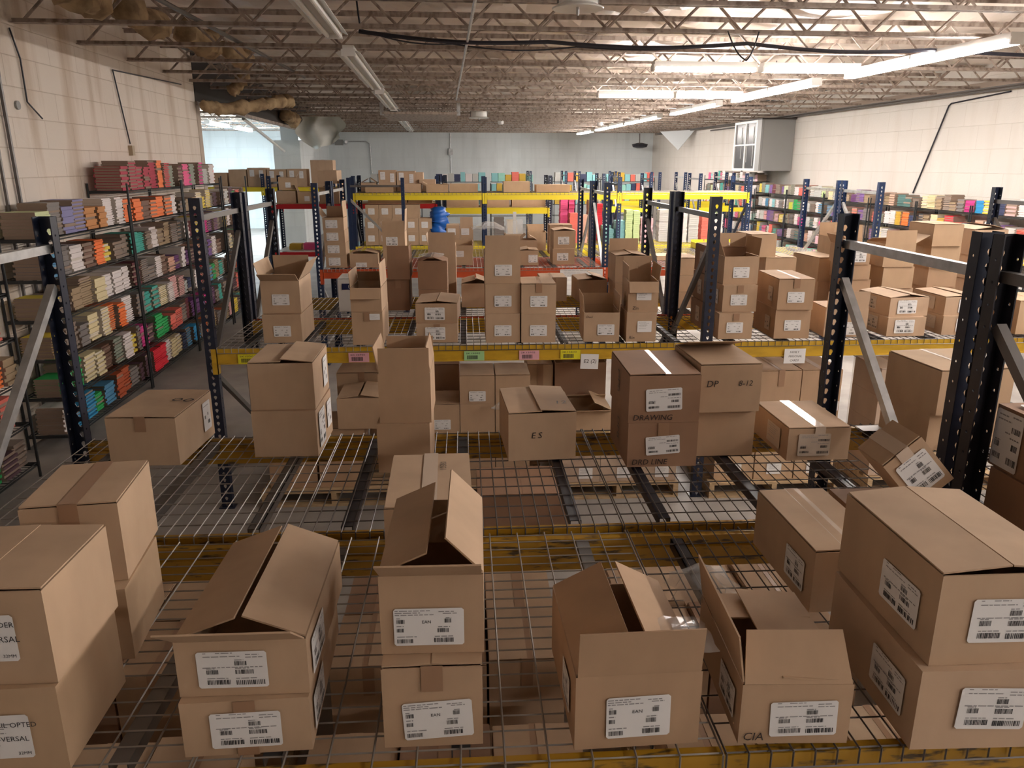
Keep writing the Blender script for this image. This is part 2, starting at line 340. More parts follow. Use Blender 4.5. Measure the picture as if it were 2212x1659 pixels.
# bridging pipes and conduits under the roof
def run(name, pts, r, m, label, cat, group=None, n=6): 
    return tag(MB(m).path([bw(*p) for p in pts], r, n).build(name), label, cat, group)
run('conduit_pipe', [(.29, 2.5, 3.775), (.40, 16.2, 3.775)], .016, GALV, 'straight grey conduit running lengthwise under the middle of the ceiling', 'pipe')
run('bridging_pipe', [(-2.35, 4.6, 3.86), (-2.0, 12.9, 3.84)], .021, GALVD, 'long rusty pipe running under the joists near the left wall', 'pipe')
for k, (u, z) in enumerate(((9.28, 3.77), (9.20, 3.73), (9.10, 3.765))):
    run('conduit_pipe', [(u, 3, z), (u-.02, 33, z)], (.022, .016, .013)[k], GALVD, ('thick', 'middle', 'thin')[k] + ' conduit running along the top of the right wall', 'pipe')
def cable_run(pts, r, label):
    cp = []
    for (a, b_) in zip(pts, pts[1:]):
        for i in range(8):
            t = i/8; cp.append((a[0]+(b_[0]-a[0])*t, a[1]+(b_[1]-a[1])*t, a[2]+(b_[2]-a[2])*t - .05*math.sin(PI*t)))
    cp.append(pts[-1]); return run('cable', cp, r, BLACK, label, 'cable')
cable_run([(-.75, 8.45, 3.83), (1.2, 8.75, 3.80), (3.4, 8.8, 3.82), (5.5, 8.8, 3.78), (9.2, 8.9, 3.80)], .022, 'thick black cable bundle slung across under the second roof bay')
cable_run([(-.75, 8.4, 4.1), (-.72, 8.42, 3.84), (.2, 9.0, 3.80), (1.6, 9.3, 3.83), (3.3, 9.0, 3.85)], .009, 'thin black cable drooping beside the thick bundle under the roof')
cable_run([(2.9, 8.05, 3.82), (3.1, 8.02, 3.55), (3.22, 8.05, 3.82)], .008, 'black cable coil hanging from a joist above the front strip lights')
run('wall_conduit', [(ULEFT+.03, 7.44, 3.72), (ULEFT+.03, 7.46, .3)], .016, GALVD, 'grey conduit running down the left wall, the left one of a pair', 'pipe')
run('wall_conduit', [(ULEFT+.03, 7.66, 3.72), (ULEFT+.03, 7.70, .3)], .018, GALVD, 'grey conduit running down the left wall, right one of the pair', 'pipe')
run('wall_cable', [(ULEFT+.015, 8.02, 3.75), (ULEFT+.02, 8.12, 3.5), (ULEFT+.02, 8.12, 3.12), (ULEFT+.05, 8.3, 2.98)], .008, BLACK, 'loose dark cable dangling on the left wall with a hooked end', 'cable')
run('wall_cable', [(ULEFT+.02, 12.9, 3.72), (ULEFT+.02, 10.3, 3.64), (ULEFT+.02, 10.55, 2.8)], .008, BLACK, 'thin cable dropping down the left wall to a small switch', 'cable')
t_ = empty('wall_switch', bw(ULEFT, 10.56, 2.72), BY); tag(t_, 'small beige switch box on the left wall under the thin cable', 'switch')
MB(mat('beige_plastic', (.45, .36, .24), .5)).box(0, .05, -.04, .04, -.06, .06).build('switch_box', t_)
run('wall_cable', [(URIGHT-.02, 12.6, 3.70), (URIGHT-.02, 14.1, 3.62), (URIGHT-.03, 14.15, 3.58), (URIGHT-.02, 14.9, 2.0)], .014, BLACK, 'black cable running down the right wall to the book shelves', 'cable')
run('wall_conduit', [(URIGHT-.03, 27.0, 3.66), (URIGHT-.03, 24.3, 3.66), (URIGHT-.03, 24.0, 3.6), (URIGHT-.03, 23.9, 2.0)], .025, GALVD, 'grey bent conduit on the right wall beyond the heater', 'pipe')
run('wall_conduit', [(.56, VBACK-.42, 3.78), (.56, VBACK-.42, 1.5)], .022, GALV, 'grey conduit dropping down the middle of the back wall', 'pipe')
run('wall_conduit', [(-4.0, VBACK-.43, 3.75), (-4.0, VBACK-.43, 3.45), (-2.9, VBACK-.43, 3.45), (-2.75, VBACK-.43, 3.35), (-2.72, VBACK-.43, 2.2)], .022, GALV, 'grey bent conduit on the back wall beside the emergency lamp', 'pipe')
t_ = empty('emergency_light', bw(-4.0, VBACK-.45, 3.42), BY); tag(t_, 'grey twin-head emergency lamp on the back wall near its left end', 'light')
MB(GREYP).box(-.16, .16, -.08, .05, -.12, .1).build('housing', t_)
for s_ in (-1, 1): MB(GALV).lathe([(.02, -.09), (.09, -.05), (.10, .06)], 12, 0, (s_*.27, -.1, 0)).build('lamp_head', t_)
t_ = empty('junction_box', bw(.56, VBACK-.47, 3.05), BY); tag(t_, 'small grey junction box halfway down the back wall conduit', 'box'); MB(GALV).box(-.09, .09, -.04, .04, -.12, .12).build('box_body', t_)
t_ = empty('wall_fan', bw(8.55, VBACK-.6, 3.3), BY); tag(t_, 'dark round wall fan near the far right corner', 'fan')
MB(BLACK).lathe([(.12, -.1), (.3, -.05), (.34, .06), (.1, .12)], 16).build('fan_cowl', t_); MB(GALVD).tube((0, .05, .1), (0, .1, .5), .02).build('bracket', t_)
# drum vents
for k, (u, v, R, lab) in enumerate(((1.08, 6.25, .19, 'white drum-shaped ceiling vent near the top middle of the picture'), (1.08, 20.6, .26, 'small white drum vent hanging far down the ceiling'))):
    t_ = empty('ceiling_vent', bw(u, v, 3.66), BY); tag(t_, lab, 'vent')
    MB(WHITE).lathe([(R*.70, .03), (R*.78, .05), (R*.74, .22), (R*.5, .24)], 28).build('drum', t_)
    MB(WHITE).lathe([(R*.2, .028), (R*1.0, .012), (R*1.03, .02), (R*.75, .045)], 28).build('flange', t_)
    MB(GALV).lathe([(.008, -.03), (.012, -.02), (.012, .03)], 8).build('knob', t_)
    for s_ in (-1, 1): MB(GALVD).tube((s_*R*.8, 0, .05), (s_*R*.85, 0, .35), .006).build('hanger', t_)
for u, v, lab in ((1.9, 24.0, 'small white heat detector under the far ceiling'), (5.0, 24.5, 'small white detector beside the far strip lights')):
    tag(MB(WHITE).lathe([(.05, 0), (.09, .03), (.09, .1)], 12).build('detector', None, bw(u, v, 3.68)), lab, 'detector')
t_ = empty('ceiling_board', bw(-.35, 19.6, 3.62), BY); tag(t_, 'brown panel hung flat under the far ceiling', 'panel')
MB(JOIST).box(-.85, .85, -1.4, 1.4, 0, .05).build('panel', t_)
for s_ in (-1, 1): MB(GALV).box(s_*.85-.04, s_*.85+.04, -1.4, -1.3, -.02, .35).build('hanger', t_)
# insulation torn from the roof, along the left wall
def lumpy(name, pts, r, m, label, cat, seed, n=9, seg=10):
    rr = random.Random(seed); vs = []; pp = []
    for a, b_ in zip(pts, pts[1:]):
        for i in range(seg): pp.append(Vector(a).lerp(Vector(b_), i/seg))
    pp.append(Vector(pts[-1])); mb = MB(m)
    for k, p in enumerate(pp):
        d = (pp[min(k+1, len(pp)-1)]-pp[max(k-1, 0)]).normalized(); a = d.orthogonal().normalized(); b_ = d.cross(a)
        rk = r*(.45 if k in (0, len(pp)-1) else rr.uniform(.75, 1.2))
        for i in range(n):
            t = 2*PI*i/n; q = rk*rr.uniform(.78, 1.18); vs.append(p + a*(q*math.cos(t)) + b_*(q*math.sin(t)))
    L_ = len(pp)
    fs = [(k*n+i, k*n+(i+1) % n, (k+1)*n+(i+1) % n, (k+1)*n+i) for k in range(L_-1) for i in range(n)] + [tuple(range(n-1, -1, -1)), tuple(range((L_-1)*n, L_*n))]
    return tag(mb.add(vs, fs).build(name, None, None, None, True), label, cat)
for k, (u, va, vb, r_) in enumerate(((-3.35, 3.25, 4.1, .15), (-3.2, 4.4, 5.3, .15), (-3.2, 5.6, 6.6, .15), (-3.05, 6.9, 7.95, .14), (-2.95, 8.25, 9.3, .13), (-2.8, 9.6, 10.7, .13), (-2.7, 11.0, 12.0, .12))):
    lumpy('insulation_roll', [bw(u, va, 3.99), bw(u+.12, (va+vb)/2, 3.90), bw(u+.02, vb, 4.0)], r_, INSUL, 'torn brown insulation sagging between joists by the left wall, %s from the camera' % ORD[k], 'insulation', k+1)
lumpy('insulation_sleeve', [bw(-3.74, 13.45, 3.46), bw(-3.5, 13.75, 3.42), bw(-3.05, 14.2, 3.50), bw(-2.72, 14.75, 3.62), bw(-2.62, 15.1, 3.66)], .10, INSUL, 'curved pipe in tan insulation under the dark beam by the left opening', 'pipe', 4)
lumpy('insulation_sleeve', [bw(-3.35, 13.75, 3.68), bw(-3.2, 13.9, 3.84), bw(-3.15, 14.1, 4.0)], .09, INSUL, 'short stub of insulated pipe above the curved tan pipe', 'pipe', 5)
lumpy('insulation_roll', [bw(-3.7, 20.3, 3.75), bw(-3.6, 21.3, 3.6)], .16, INSUL, 'ragged tan insulation lump at the far end of the dark beam', 'insulation', 6)
rr = random.Random(9); vs = []; n_ = 9
for j_ in range(n_):
    for i in range(n_):
        s_, t = i/(n_-1), j_/(n_-1)
        vs.append(bw(-3.75+1.15*s_, 22.6+.4*s_, 3.86 - t*(.55+.35*math.sin(2.6*s_+.5)) + .05*math.sin(9*s_+3*t) ) + Vector((.12*math.sin(7*t+5*s_), .22*math.sin(11*s_), 0)))
tag(MB(mat('drape_sheet', (.60, .61, .58), .6)).add(vs, [(j_*n_+i, j_*n_+i+1, (j_+1)*n_+i+1, (j_+1)*n_+i) for j_ in range(n_-1) for i in range(n_-1)]).build('plastic_sheet', None, None, None, True),
    'pale plastic sheet bunched up at the ceiling beside the white pilaster', 'sheet')
tag(MB(GALV).lathe([(.17, 0), (.17, .55)], 16).build('duct_collar', None, bw(-3.7, 23.1, 3.2)), 'shiny round metal duct on top of the white pilaster', 'duct')
run('brace_pipe', [(-4.15, 18.0, 3.5), (-4.25, 22.9, 2.9)], .04, WHITE, 'slanting white pipe brace under the dark beam of the left opening', 'pipe')
tag(MB(mat('white_sheet', (.55, .58, .6), .7)).add([bw(9.3, 28.5, 3.75), bw(8.3, 29.5, 3.72), bw(8.9, 29.1, 3.05), bw(9.32, 28.52, 3.75), bw(8.32, 29.52, 3.72), bw(8.92, 29.12, 3.05)],
    [(0,1,2),(3,5,4),(0,3,4,1),(1,4,5,2),(2,5,3,0)]).build('hanging_sheet'), 'white triangular sheet hanging under the ceiling at the far right', 'sheet')
# unit heater
t_ = empty('unit_heater', bw(8.48, 20.5, 2.38), BY); tag(t_, 'big grey box heater mounted high on the right wall', 'heater')
MB(GREYP).box(.06, URIGHT-8.48-.01, 0, 1.9, 0, 1.30).build('casing', t_)
g = MB(WHITE).box(0, .055, .28, .36, 0, 1.30); g.box(0, .055, 1.82, 1.9, 0, 1.30); g.box(0, .055, .36, 1.82, 0, .06); g.box(0, .055, .36, 1.82, 1.24, 1.30); g.box(0, .055, .36, 1.82, .66, .70); g.box(0, .055, 1.04, 1.10, .06, 1.24)
g.build('grille_frame', t_); MB(GREYP).box(0, .055, 0, .28, 0, 1.30).build('side_panel', t_)
gb = MB([GLASSD, GREYP]); gb.box(.03, .058, .36, 1.82, .06, 1.24)
for k in range(3): gb.box(.022, .03, .52+.42*k, .56+.42*k, .12 + .1*k, 1.15, 1)
gb.build('dark_louvre', t_)
MB(DARKW).box(-.02, URIGHT-8.48, -.06, 1.5, 1.302, 1.335).build('top_bracket', t_)
# small marks on the left wall
tag(MB(GREYP).tube(bw(ULEFT, 7.95, 3.08), bw(ULEFT+.02, 7.95, 3.08), .04, 14).build('pipe_cap'), 'round grey pipe cap set in the left wall', 'cap')

# ------------------------------------------------------------------ strip lights
def strip_light(u, v, L, along, lit, label, group=None, z=3.69, cool=False):
    t_ = empty('strip_light', bw(u, v, z), BY + (0 if along else -PI/2)); tag(t_, label, 'light', group)
    hb = MB(WHITE); q = .074 if lit else .06; hb.box(-q, q, 0, L, .035, .10)
    if not lit: hb.hexa([(-.13,0,.02),(-.06,0,.05),(-.06,L,.05),(-.13,L,.02),(-.13,0,.025),(-.06,0,.055),(-.06,L,.055),(-.13,L,.025)]); hb.hexa([(.06,0,.05),(.13,0,.02),(.13,L,.02),(.06,L,.05),(.06,0,.055),(.13,0,.025),(.13,L,.025),(.06,L,.055)])
    hb.build('housing', t_)
    for s_ in (-1, 1): MB((TUBEC if cool else TUBE) if lit else TUBE0).tube((s_*.058, .04, .012), (s_*.058, L-.04, .012), .022, 10).build('tube', t_)
    for y in (0, L): MB(WHITE).box(-.075, .075, y-.012, y+.012, -.012, .06).build('end_socket', t_)
    for y in (L*.15, L*.85): MB(GALVD).tube((0, y, .1), (0, y, .13), .006).build('hanger', t_)
seg = [(7.62, 1.66), (9.30, 1.5), (11.75, 1.6), (13.4, 1.65), (15.9, 1.5), (17.45, 1.6), (20.2, 1.7), (22.0, 1.7), (23.95, 2.0), (26.1, 2.1), (29.0, 1.4), (30.5, 1.4)]
for k, (v, L) in enumerate(seg): strip_light(5.65, v, L, True, True, 'lit strip light, %s from the near end of the long row beside the right wall' % ORD[k])
for k, (u, v, L) in enumerate(((2.73, 10.17, 1.32), (4.14, 10.17, 1.28), (2.83, 14.13, 1.33), (4.22, 14.13, 1.2))):
    strip_light(u, v, L, False, True, 'lit strip light running crosswise, %s end of the %s cross pair' % (('left', 'right')[k % 2], ('nearer', 'farther')[k//2]))
for k, v in enumerate((3.9, 9.1, 13.8, 18.1, 22.0, 26.0)): strip_light(-.93, v, (4.0, 4.0, 3.9, 3.7, 3.8, 3.6)[k], True, False, 'unlit twin-tube strip light, %s in the row left of the middle' % ORD[k])
for k, v in enumerate((24.5, 27.7)): strip_light(-6.7, v, 2.3, True, True, 'bright strip light in the side room, %s of two' % ('nearer', 'farther')[k], cool=True)
strip_light(-9.5, 22, 2.4, True, True, 'bright strip light deep inside the side room', cool=True)
strip_light(-9.5, 27, 2.4, True, True, 'bright strip light at the far corner of the side room', cool=True)
strip_light(2.4, -3.2, 1.0, False, True, 'added crosswise fill lamp behind the camera, out of view')  # added lamp out of view, brightens the fronts of the nearest cartons
for k, v in enumerate((-2.2, .6, 3.6)): strip_light(5.65, v, 2.4, True, True, 'lit strip light of the right-hand row beside the camera, %s one' % ('rearmost', 'middle', 'foremost')[k])

# ------------------------------------------------------------------ pallet racks
HP = 2.33
YFLIP = (5.57, 11.12)
def punched(mb, o, ex, ey, W, H, pitch, hole, cx, th, n, k=0):
    """a sheet W x H with one hole per pitch; hole: 8 offsets (counter-clockwise from the right)"""
    o = Vector(o); ex = Vector(ex); ey = Vector(ey); n = Vector(n); rows = int(H/pitch)
    for r in range(rows):
        b0 = r*pitch; b1 = b0+pitch if r < rows-1 else H; c = b0 + pitch/2
        out = [(W, c), (W, b1), (cx, b1), (0, b1), (0, c), (0, b0), (cx, b0), (W, b0)]
        inn = [(cx+a, c+q) for a, q in hole]
        for e, fl in ((0, False), (th, True)):
            vs = [o + ex*a + ey*b_ + n*e for a, b_ in out+inn]
            fs = [(i, (i+1) % 8, 8+(i+1) % 8, 8+i) for i in range(8)]
            mb.add(vs, [tuple(reversed(f)) for f in fs] if fl else fs, k)
        vs = [o + ex*a + ey*b_ + n*e for e in (0, th) for a, b_ in inn]
        mb.add(vs, [(i, 8+i, 8+(i+1) % 8, (i+1) % 8) for i in range(8)], k)
TEAR = [(.012, .004), (.0085, .0125), (0, .016), (-.0085, .0125), (-.012, .004), (-.005, -.012), (0, -.015), (.005, -.012)]
RND = [(.0055*math.cos(PI/4*i), .0055*math.sin(PI/4*i)) for i in range(8)]
def post_mesh(m, H=HP):
    b = MB(m); W = .078; D_ = .055; t = .003
    punched(b, (-W/2, 0, 0), (1,0,0), (0,0,1), W, H, .0508, TEAR, W/2, t, (0,1,0))
    punched(b, (-W/2, t, 0), (0,1,0), (0,0,1), D_-t, H, .0762, RND, D_*.55, t, (1,0,0))
    punched(b, (W/2-t, t, 0), (0,1,0), (0,0,1), D_-t, H, .0762, RND, D_*.55, t, (1,0,0))
    for s_ in (-1, 1): b.box(min(s_*W/2, s_*(W/2-.005)), max(s_*W/2, s_*(W/2-.005)), D_, D_+t, 0, H)
    b.box(-W/2-.02, W/2+.02, -.02, D_+.03, 0, .008)
    return b.mesh('post')
POSTS = {m.name: post_mesh(m) for m in (NAVY, BLUE, BLACK)}
def frame(root, x, y0, y1, paint, steel, zs=2.19, flip=False, low=1.12, hi=2.02):
    flip = flip or (x > 0 and abs(y0-YFLIP[0]) < .01) or (x > 0 and abs(y0-YFLIP[1]) < .01)
    link('post', POSTS[paint.name], root, (x, y0, 0), 0); link('post', POSTS[paint.name], root, (x, y1, 0), PI)
    for z in (zs, .25): MB(steel).bar((x, y0+.03, z), (x, y1-.03, z), .034, .038).build('strut', root)
    a, b_ = (y1-.05, y0+.05) if not flip else (y0+.05, y1-.05)
    MB(steel).bar((x, a, hi), (x, b_, low), .034, .038).build('brace', root)
    MB(steel).bar((x, b_, low-.06), (x, a, .42), .034, .038).build('brace', root)
def beam(root, xa, xb, y, out, z, m, h=.115, stickers=()):
    """a step beam between two posts; out: -1 when its face looks at the camera"""
    b = MB(m); zt = z-.012; ya, yb = sorted((y, y-out*.045)); yl, yh = sorted((y-out*.045, y-out*.028))
    b.box(xa+.04, xb-.04, ya, yb, zt-h, zt-.038); b.box(xa+.04, xb-.04, *sorted((y-out*.0, y-out*.030)), zt-.038, zt)
    b.box(xa+.04, xb-.04, *sorted((y, y+out*.006)), zt-h, zt-h+.010)
    for s_, x in ((1, xa), (-1, xb)):
        b.box(*sorted((x+s_*.004, x+s_*.046)), *sorted((y+out*.001, y+out*.006)), zt-.19, zt)
        b.box(*sorted((x+s_*.040, x+s_*.046)), *sorted((y+out*.006, y-out*.05)), zt-.19, zt)
    o = b.build('beam', root)
    for X, t, col in stickers:
        f = Face((X-.075, y-.0015, zt-h+.004), (1,0,0), (0,0,1), (0,-1,0)); q = MB([col, INK])
        f.quad(q, 0, 0, .15, .072, .0072, 0); f.text(q, t, .012, .050, .017, .0078, 1, fit=.108)
        x = .022
        while x < .10: w = random.choice((.002, .003, .004)); f.quad(q, x, .010, x+w, .040, .0078, 1); x += w+.0022
        q.build('location_sticker', o)
    return o
_D = {}
def wire_deck(label, x0, x1, y0, y1, z, group=None, sx=.05, sy=.10, m=ZINC, ch=GALVD):
    W, L = x1-x0, y1-y0; key = (round(W, 3), round(L, 3), sx, m.name)
    if key not in _D:
        b = MB(m); r = .0027; n = int(round(W/sx))
        for i in range(n+1):
            x = W*i/n; b.path([(x, -.009, -.046), (x, -.008, -r), (x, L+.008, -r), (x, L+.009, -.046)], r, 4)
        k = int(round(L/sy))
        for i in range(k+1): y = max(.004, min(L-.004, L*i/k)); b.tube((0, y, -3*r), (W, y, -3*r), r, 4)
        for y in (-.0115, L+.0115): b.tube((0, y, -.043), (W, y, -.043), r, 4)
        _D[key] = (b.mesh('wire_grid'), [MB(ch).box(W*q-.022, W*q-.019, .055, L-.055, -.045, -.009).box(W*q+.019, W*q+.022, .055, L-.055, -.045, -.009).box(W*q-.022, W*q+.022, .055, L-.055, -.012, -.009).mesh('support_channel') for q in (.14, .5, .86)])
    t_ = empty('wire_deck', (x0, y0, z)); tag(t_, label, 'wire deck', group)
    link('wire_grid', _D[key][0], t_)
    for me in _D[key][1]: link('support_channel', me, t_)
def rack(label, xs, y0, y1, lv, paint, steel, mf, mb_, **k):
    r = empty('pallet_rack', (0, 0, 0)); tag(r, label, 'rack')
    for x in xs: frame(r, x, y0, y1, paint, steel, **k)
    for xa, xb in zip(xs, xs[1:]):
        for z in lv: beam(r, xa, xb, y0, -1, z, mf, stickers=ST if (mf is YEL and xa == XP[0]) else ()); beam(r, xa, xb, y1, 1, z, mb_)
    return r
XP = [-1.87, 1.81, 5.40]
SY = mat('sticker_yellow', (.75, .68, .02), .5); SG = mat('sticker_green', (.40, .70, .32), .5); SP = mat('sticker_pink', (.80, .42, .48), .5)
ST = [(-1.60, '2K15D01', SY), (-.80, '2K15F01', SP), (.05, '2K15E02', SG), (.46, '2K15F02', SP), (.77, '2K15E03', SY)]
YA, YB, YC_, YD, YE, YF, YG = (1.42, 2.52), (2.575, 3.635), (5.57, 6.62), (6.70, 7.77), (9.97, 11.04), (11.12, 12.3), (14.4, 15.4)
rack('nearest pallet rack, worn yellow beams under the front row of cartons', XP, *YA, [DECK], BLACK, GALVD, YELW, YELW)
rack('second pallet rack, standing back to back with the nearest one', XP, *YB, [DECK], NAVY, GALV, YELW, YELW)
rack('pallet rack across the aisle with yellow beam carrying coloured location stickers', XP, *YC_, [DECK], NAVY, GALVD, YEL, YEL)
rack('pallet rack behind the stickered one, thin orange front beam', XP, *YD, [DECK], NAVY, GALVD, ORNG, YEL)
rack('pallet rack with bright orange front beam and long white sign', XP, *YE, [DECK], BLUE, GALV, ORNG, ORNG)
rack('pallet rack back to back behind the orange-beamed rack', XP, *YF, [DECK], BLUE, GALV, ORNG, YELB)
RN = ['nearest rack', 'second rack', 'rack with location stickers', 'rack behind the stickered rack', 'orange-beamed rack', 'rack behind the orange-beamed rack']
for i, (y0, y1) in enumerate((YA, YB, YC_, YD, YE, YF)):
    for j_, (xa, xb) in enumerate(zip(XP, XP[1:])):
        W = (xb-xa-.09)/3
        for q in range(3):
            wide = i == 0 and j_ == 0 and q < 2
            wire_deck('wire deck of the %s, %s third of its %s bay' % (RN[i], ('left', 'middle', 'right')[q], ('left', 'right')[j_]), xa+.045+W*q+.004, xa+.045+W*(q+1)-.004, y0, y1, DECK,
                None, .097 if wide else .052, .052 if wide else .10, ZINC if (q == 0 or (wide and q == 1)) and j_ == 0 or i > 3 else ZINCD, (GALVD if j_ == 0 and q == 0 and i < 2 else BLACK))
# far racks
XG = [-2.02, .36, 2.84, 5.28]
r = empty('pallet_rack', (0,0,0)); tag(r, 'long far rack with two levels of bright yellow beams', 'rack')
for x in XG: frame(r, x, *YG, BLUE, NAVY, flip=True, hi=1.9, low=1.0)
for xa, xb in zip(XG, XG[1:]):
    beam(r, xa, xb, YG[0], -1, 2.06, YELB, .12); beam(r, xa, xb, YG[1], 1, 2.06, YELB, .12); beam(r, xa, xb, YG[0], -1, 1.11, YELB, .1); beam(r, xa, xb, YG[1], 1, 1.11, YELB, .1)
for j_, (xa, xb) in enumerate(zip(XG, XG[1:])):
    for z in (1.11, 2.06): wire_deck('wire deck on the %s level of the far yellow rack, %s bay' % ('lower' if z < 2 else 'upper', ORD[j_]), xa+.05, xb-.05, *YG, z, None, .075, .15)
t_ = empty('upright_frame', (-2.02, 13.75, 0)); tag(t_, 'navy upright frame set facing the aisle before the far yellow rack, with slanting steel brace', 'rack frame')
for x in (0, .98): link('post', POSTS['paint_blue'], t_, (x, 0, 0), PI/2 if x else -PI/2)
MB(GALVD).bar((0, .0, 2.19), (.98, 0, 2.19), .03, .035).build('strut', t_); MB(GALV).bar((.03, 0, 1.98), (.95, 0, 1.05), .03, .04).build('brace', t_)
r = empty('pallet_rack', (0,0,0)); tag(r, 'far left rack with red beams behind the yellow one', 'rack')
for x in (-3.85, -2.2, -.55): frame(r, x, 15.85, 16.8, BLUE, NAVY)
for xa, xb in ((-3.85, -2.2), (-2.2, -.55)):
    for z in (1.80, .86): beam(r, xa, xb, 15.85, -1, z, RED, .09); beam(r, xa, xb, 16.8, 1, z, RED, .09)
    for z, m, nm in ((1.80, WOOD, 'deck_board'), (.86, WHITE, 'deck_board')): MB(m).box(xa+.04, xb-.04, 15.88, 16.78, z-.006, z+.004).build(nm, r)
r = empty('pallet_rack', (0,0,0)); tag(r, 'short-bay far rack with low yellow beams, seen under the upper yellow beam', 'rack')
for x in (-.42, 1.75): frame(r, x, 16.2, 17.1, NAVY, NAVY)
beam(r, -.42, 1.75, 16.2, -1, 1.70, YELB, .12); beam(r, -.42, 1.75, 17.1, 1, 1.70, YELB, .12); MB(WOOD).box(-.38, 1.71, 16.25, 17.06, 1.69, 1.704).build('deck_board', r)
k = 0
for u, v in ((3.1, 26.5), (4.6, 25.6), (5.2, 22.5), (7.0, 22.0), (6.6, 19.5), (4.1, 19.4)):
    r = empty('pallet_rack', bw(u, v), BY); tag(r, 'far navy rack frame pair, %s of those before the back shelves' % ORD[k], 'rack'); k += 1
    for x in (0, 1.2): frame(r, x, 0, .95, BLUE, GALV)
    beam(r, 0, 1.2, 0, -1, 1.5, YELB, .1); beam(r, 0, 1.2, .95, 1, 1.5, YELB, .1)
# papers on the beams
def paper(label, x, y, z, w, h, lines, rot=0):
    t_ = empty('paper_sign', (x, y, z), 0); tag(t_, label, 'sign'); f = Face((-w/2, 0, -h/2), (1,0,0), (0,0,1), (0,-1,0)).sub(w/2, h/2, w, h, math.radians(rot))
    MB(PAPER).hexa([f.p(0,0,0), f.p(w,0,0), f.p(w,0,.001), f.p(0,0,.001), f.p(0,h,0), f.p(w,h,0), f.p(w,h,.001), f.p(0,h,.001)]).build('sheet', t_)
    q = MB([MARK]); 
    for s_, a, b_, sz in lines: f.text(q, s_, a*w, b_*h, sz, .0016, 0, slant=.15)
    if lines: q.build('marker_writing', t_)
paper('handwritten white note taped under the yellow beam beside the taped carton', .915, YC_[0]-.012, 1.128, .135, .115, [('E2', .16, .4, .04), ('(2)', .55, .42, .04)], -2)
paper('white sign with three handwritten lines hung from the yellow beam near the black post', 2.49, YC_[0]-.016, 1.148, .165, .115, [('FAMILY', .25, .70, .022), ('PERSONAL', .2, .42, .022), ('CARDS', .28, .14, .022)], 0)
t_ = empty('paper_sign', (1.50, YE[0]-.012, 1.19)); tag(t_, 'long white sign strip on the bright orange beam', 'sign')
ship_label(Face((-.28, 0, -.05), (1,0,0), (0,0,1), (0,-1,0)), .56, .10, 'two', t_, name='sheet')

# ------------------------------------------------------------------ cartons on the nearest rack
S = lambda f, u, v, W, H, sty, **o: (f, u, v, W, H, sty, o)
Z = DECK
K = carton
# far left stacks
K('lower carton of the stack at the bottom left corner, label cut by the picture edge', -1.04, 1.452, Z, .30, .30, .212, 1, 'seal', [S('F', .50, .45, .17, .11, 'text', lines=[('E-MAIL OPTED', .42, .72, .16), ('CLASS-VERSAL', .30, .40, .16), ('32MM', .80, .08, .10)])], 4, tape='')
K('upper carton of the stack at the bottom left corner, taped shut', -1.04, 1.468, Z+.213, .30, .298, .222, 0, 'closed', [S('F', .50, .52, .17, .11, 'text', lines=[('ORDER', .66, .74, .16), ('UNIVERSAL', .45, .42, .18), ('32MM', .80, .08, .10)])], 0, tape='T')
K('lower carton of the second stack from the left on the nearest rack', -1.034, 1.838, Z, .25, .30, .211, 6, 'seal', [], 4, tape='')
K('upper carton of the second stack from the left, plain with a dark tape strip', -1.037, 1.885, Z+.212, .238, .300, .222, 6.5, 'closed', [], 0, tape='T')
# tented carton with barcoded labels
K('taped carton under the tented one, barcode label split by a dark strap', -.508, 1.478, Z, .282, .46, .141, 1.6, 'seal', [S('F', .50, .48, .155, .092, 'bars', n=16), S('R', .22, .5, .14, .09, 'bars', n=8)], 0, tape='FB')
K('wide tented carton, flaps meeting in a ridge, third stack from the left in front', -.509, 1.496, Z+.142, .287, .452, .140, -.4, dict(L=(20, .143), R=(22, .143), F=(141, .135), B=8), [S('F', .43, .50, .153, .092, 'bars', n=16), S('R', .22, .5, .14, .09, 'bars', n=8)], 0)
# EAN stack
K('lower carton of the middle front stack, its label reading EAN', -.091, 1.477, Z, .225, .40, .208, 0, 'closed', [S('F', .55, .36, .157, .098, 'ean', n=14, rot=3)], 1, tape='F')
K('upper carton of the middle front stack, flaps open like a roof over a dark gap', -.089, 1.520, Z+.216, .232, .398, .198, -1, dict(L=(24, .116), R=(46, .116), F=(141, .11), B=20), [S('F', .47, .36, .157, .094, 'ean', n=14)], 1, write=[('R', '4', .3, .6, .03)])
K('pale-topped carton behind the roofed one, small print on its right flap', -.122, 2.085, Z, .262, .43, .310, 1.2, 'closed', [], 0, tape='G', write=[('T', '10580', .70, .62, .030, 90), ('T', 'O', .72, .25, .05)])
# carton with upright front flap and clear film
K('open carton with upright front flap and shiny film, its label doubled and reading EAN', .372, 1.448, Z, .288, .385, .192, 1.4, dict(F=(97, .118), L=(27, .142), R=(30, .142, 'taper'), B=15), [S('F', .50, .44, .147, .108, 'ean', n=14, rot=1), S('L', .72, .5, .10, .09, 'bars', n=8)], 3, tape='')
K('carton marked CIA with one tall side flap and its front flap leaning back', .733, 1.436, Z, .252, .382, .158, -3, dict(L=(99, .118), F=(62, .118, 'taper'), R=(4, .16), B=3), [S('F', .57, .45, .153, .092, 'bars', n=16, rot=2), S('L', .75, .5, .12, .08, 'bars', n=8)], 1, write=[('F', 'CIA', .03, .08, .030)], tape='')
K('lower carton of the big stack in the bottom right corner', 1.157, 1.396, Z, .330, .436, .207, -1.5, 'seal', [S('F', .52, .53, .158, .108, 'bars', n=16, rot=-2), S('L', .72, .48, .15, .10, 'bars', n=10)], 2, tape='')
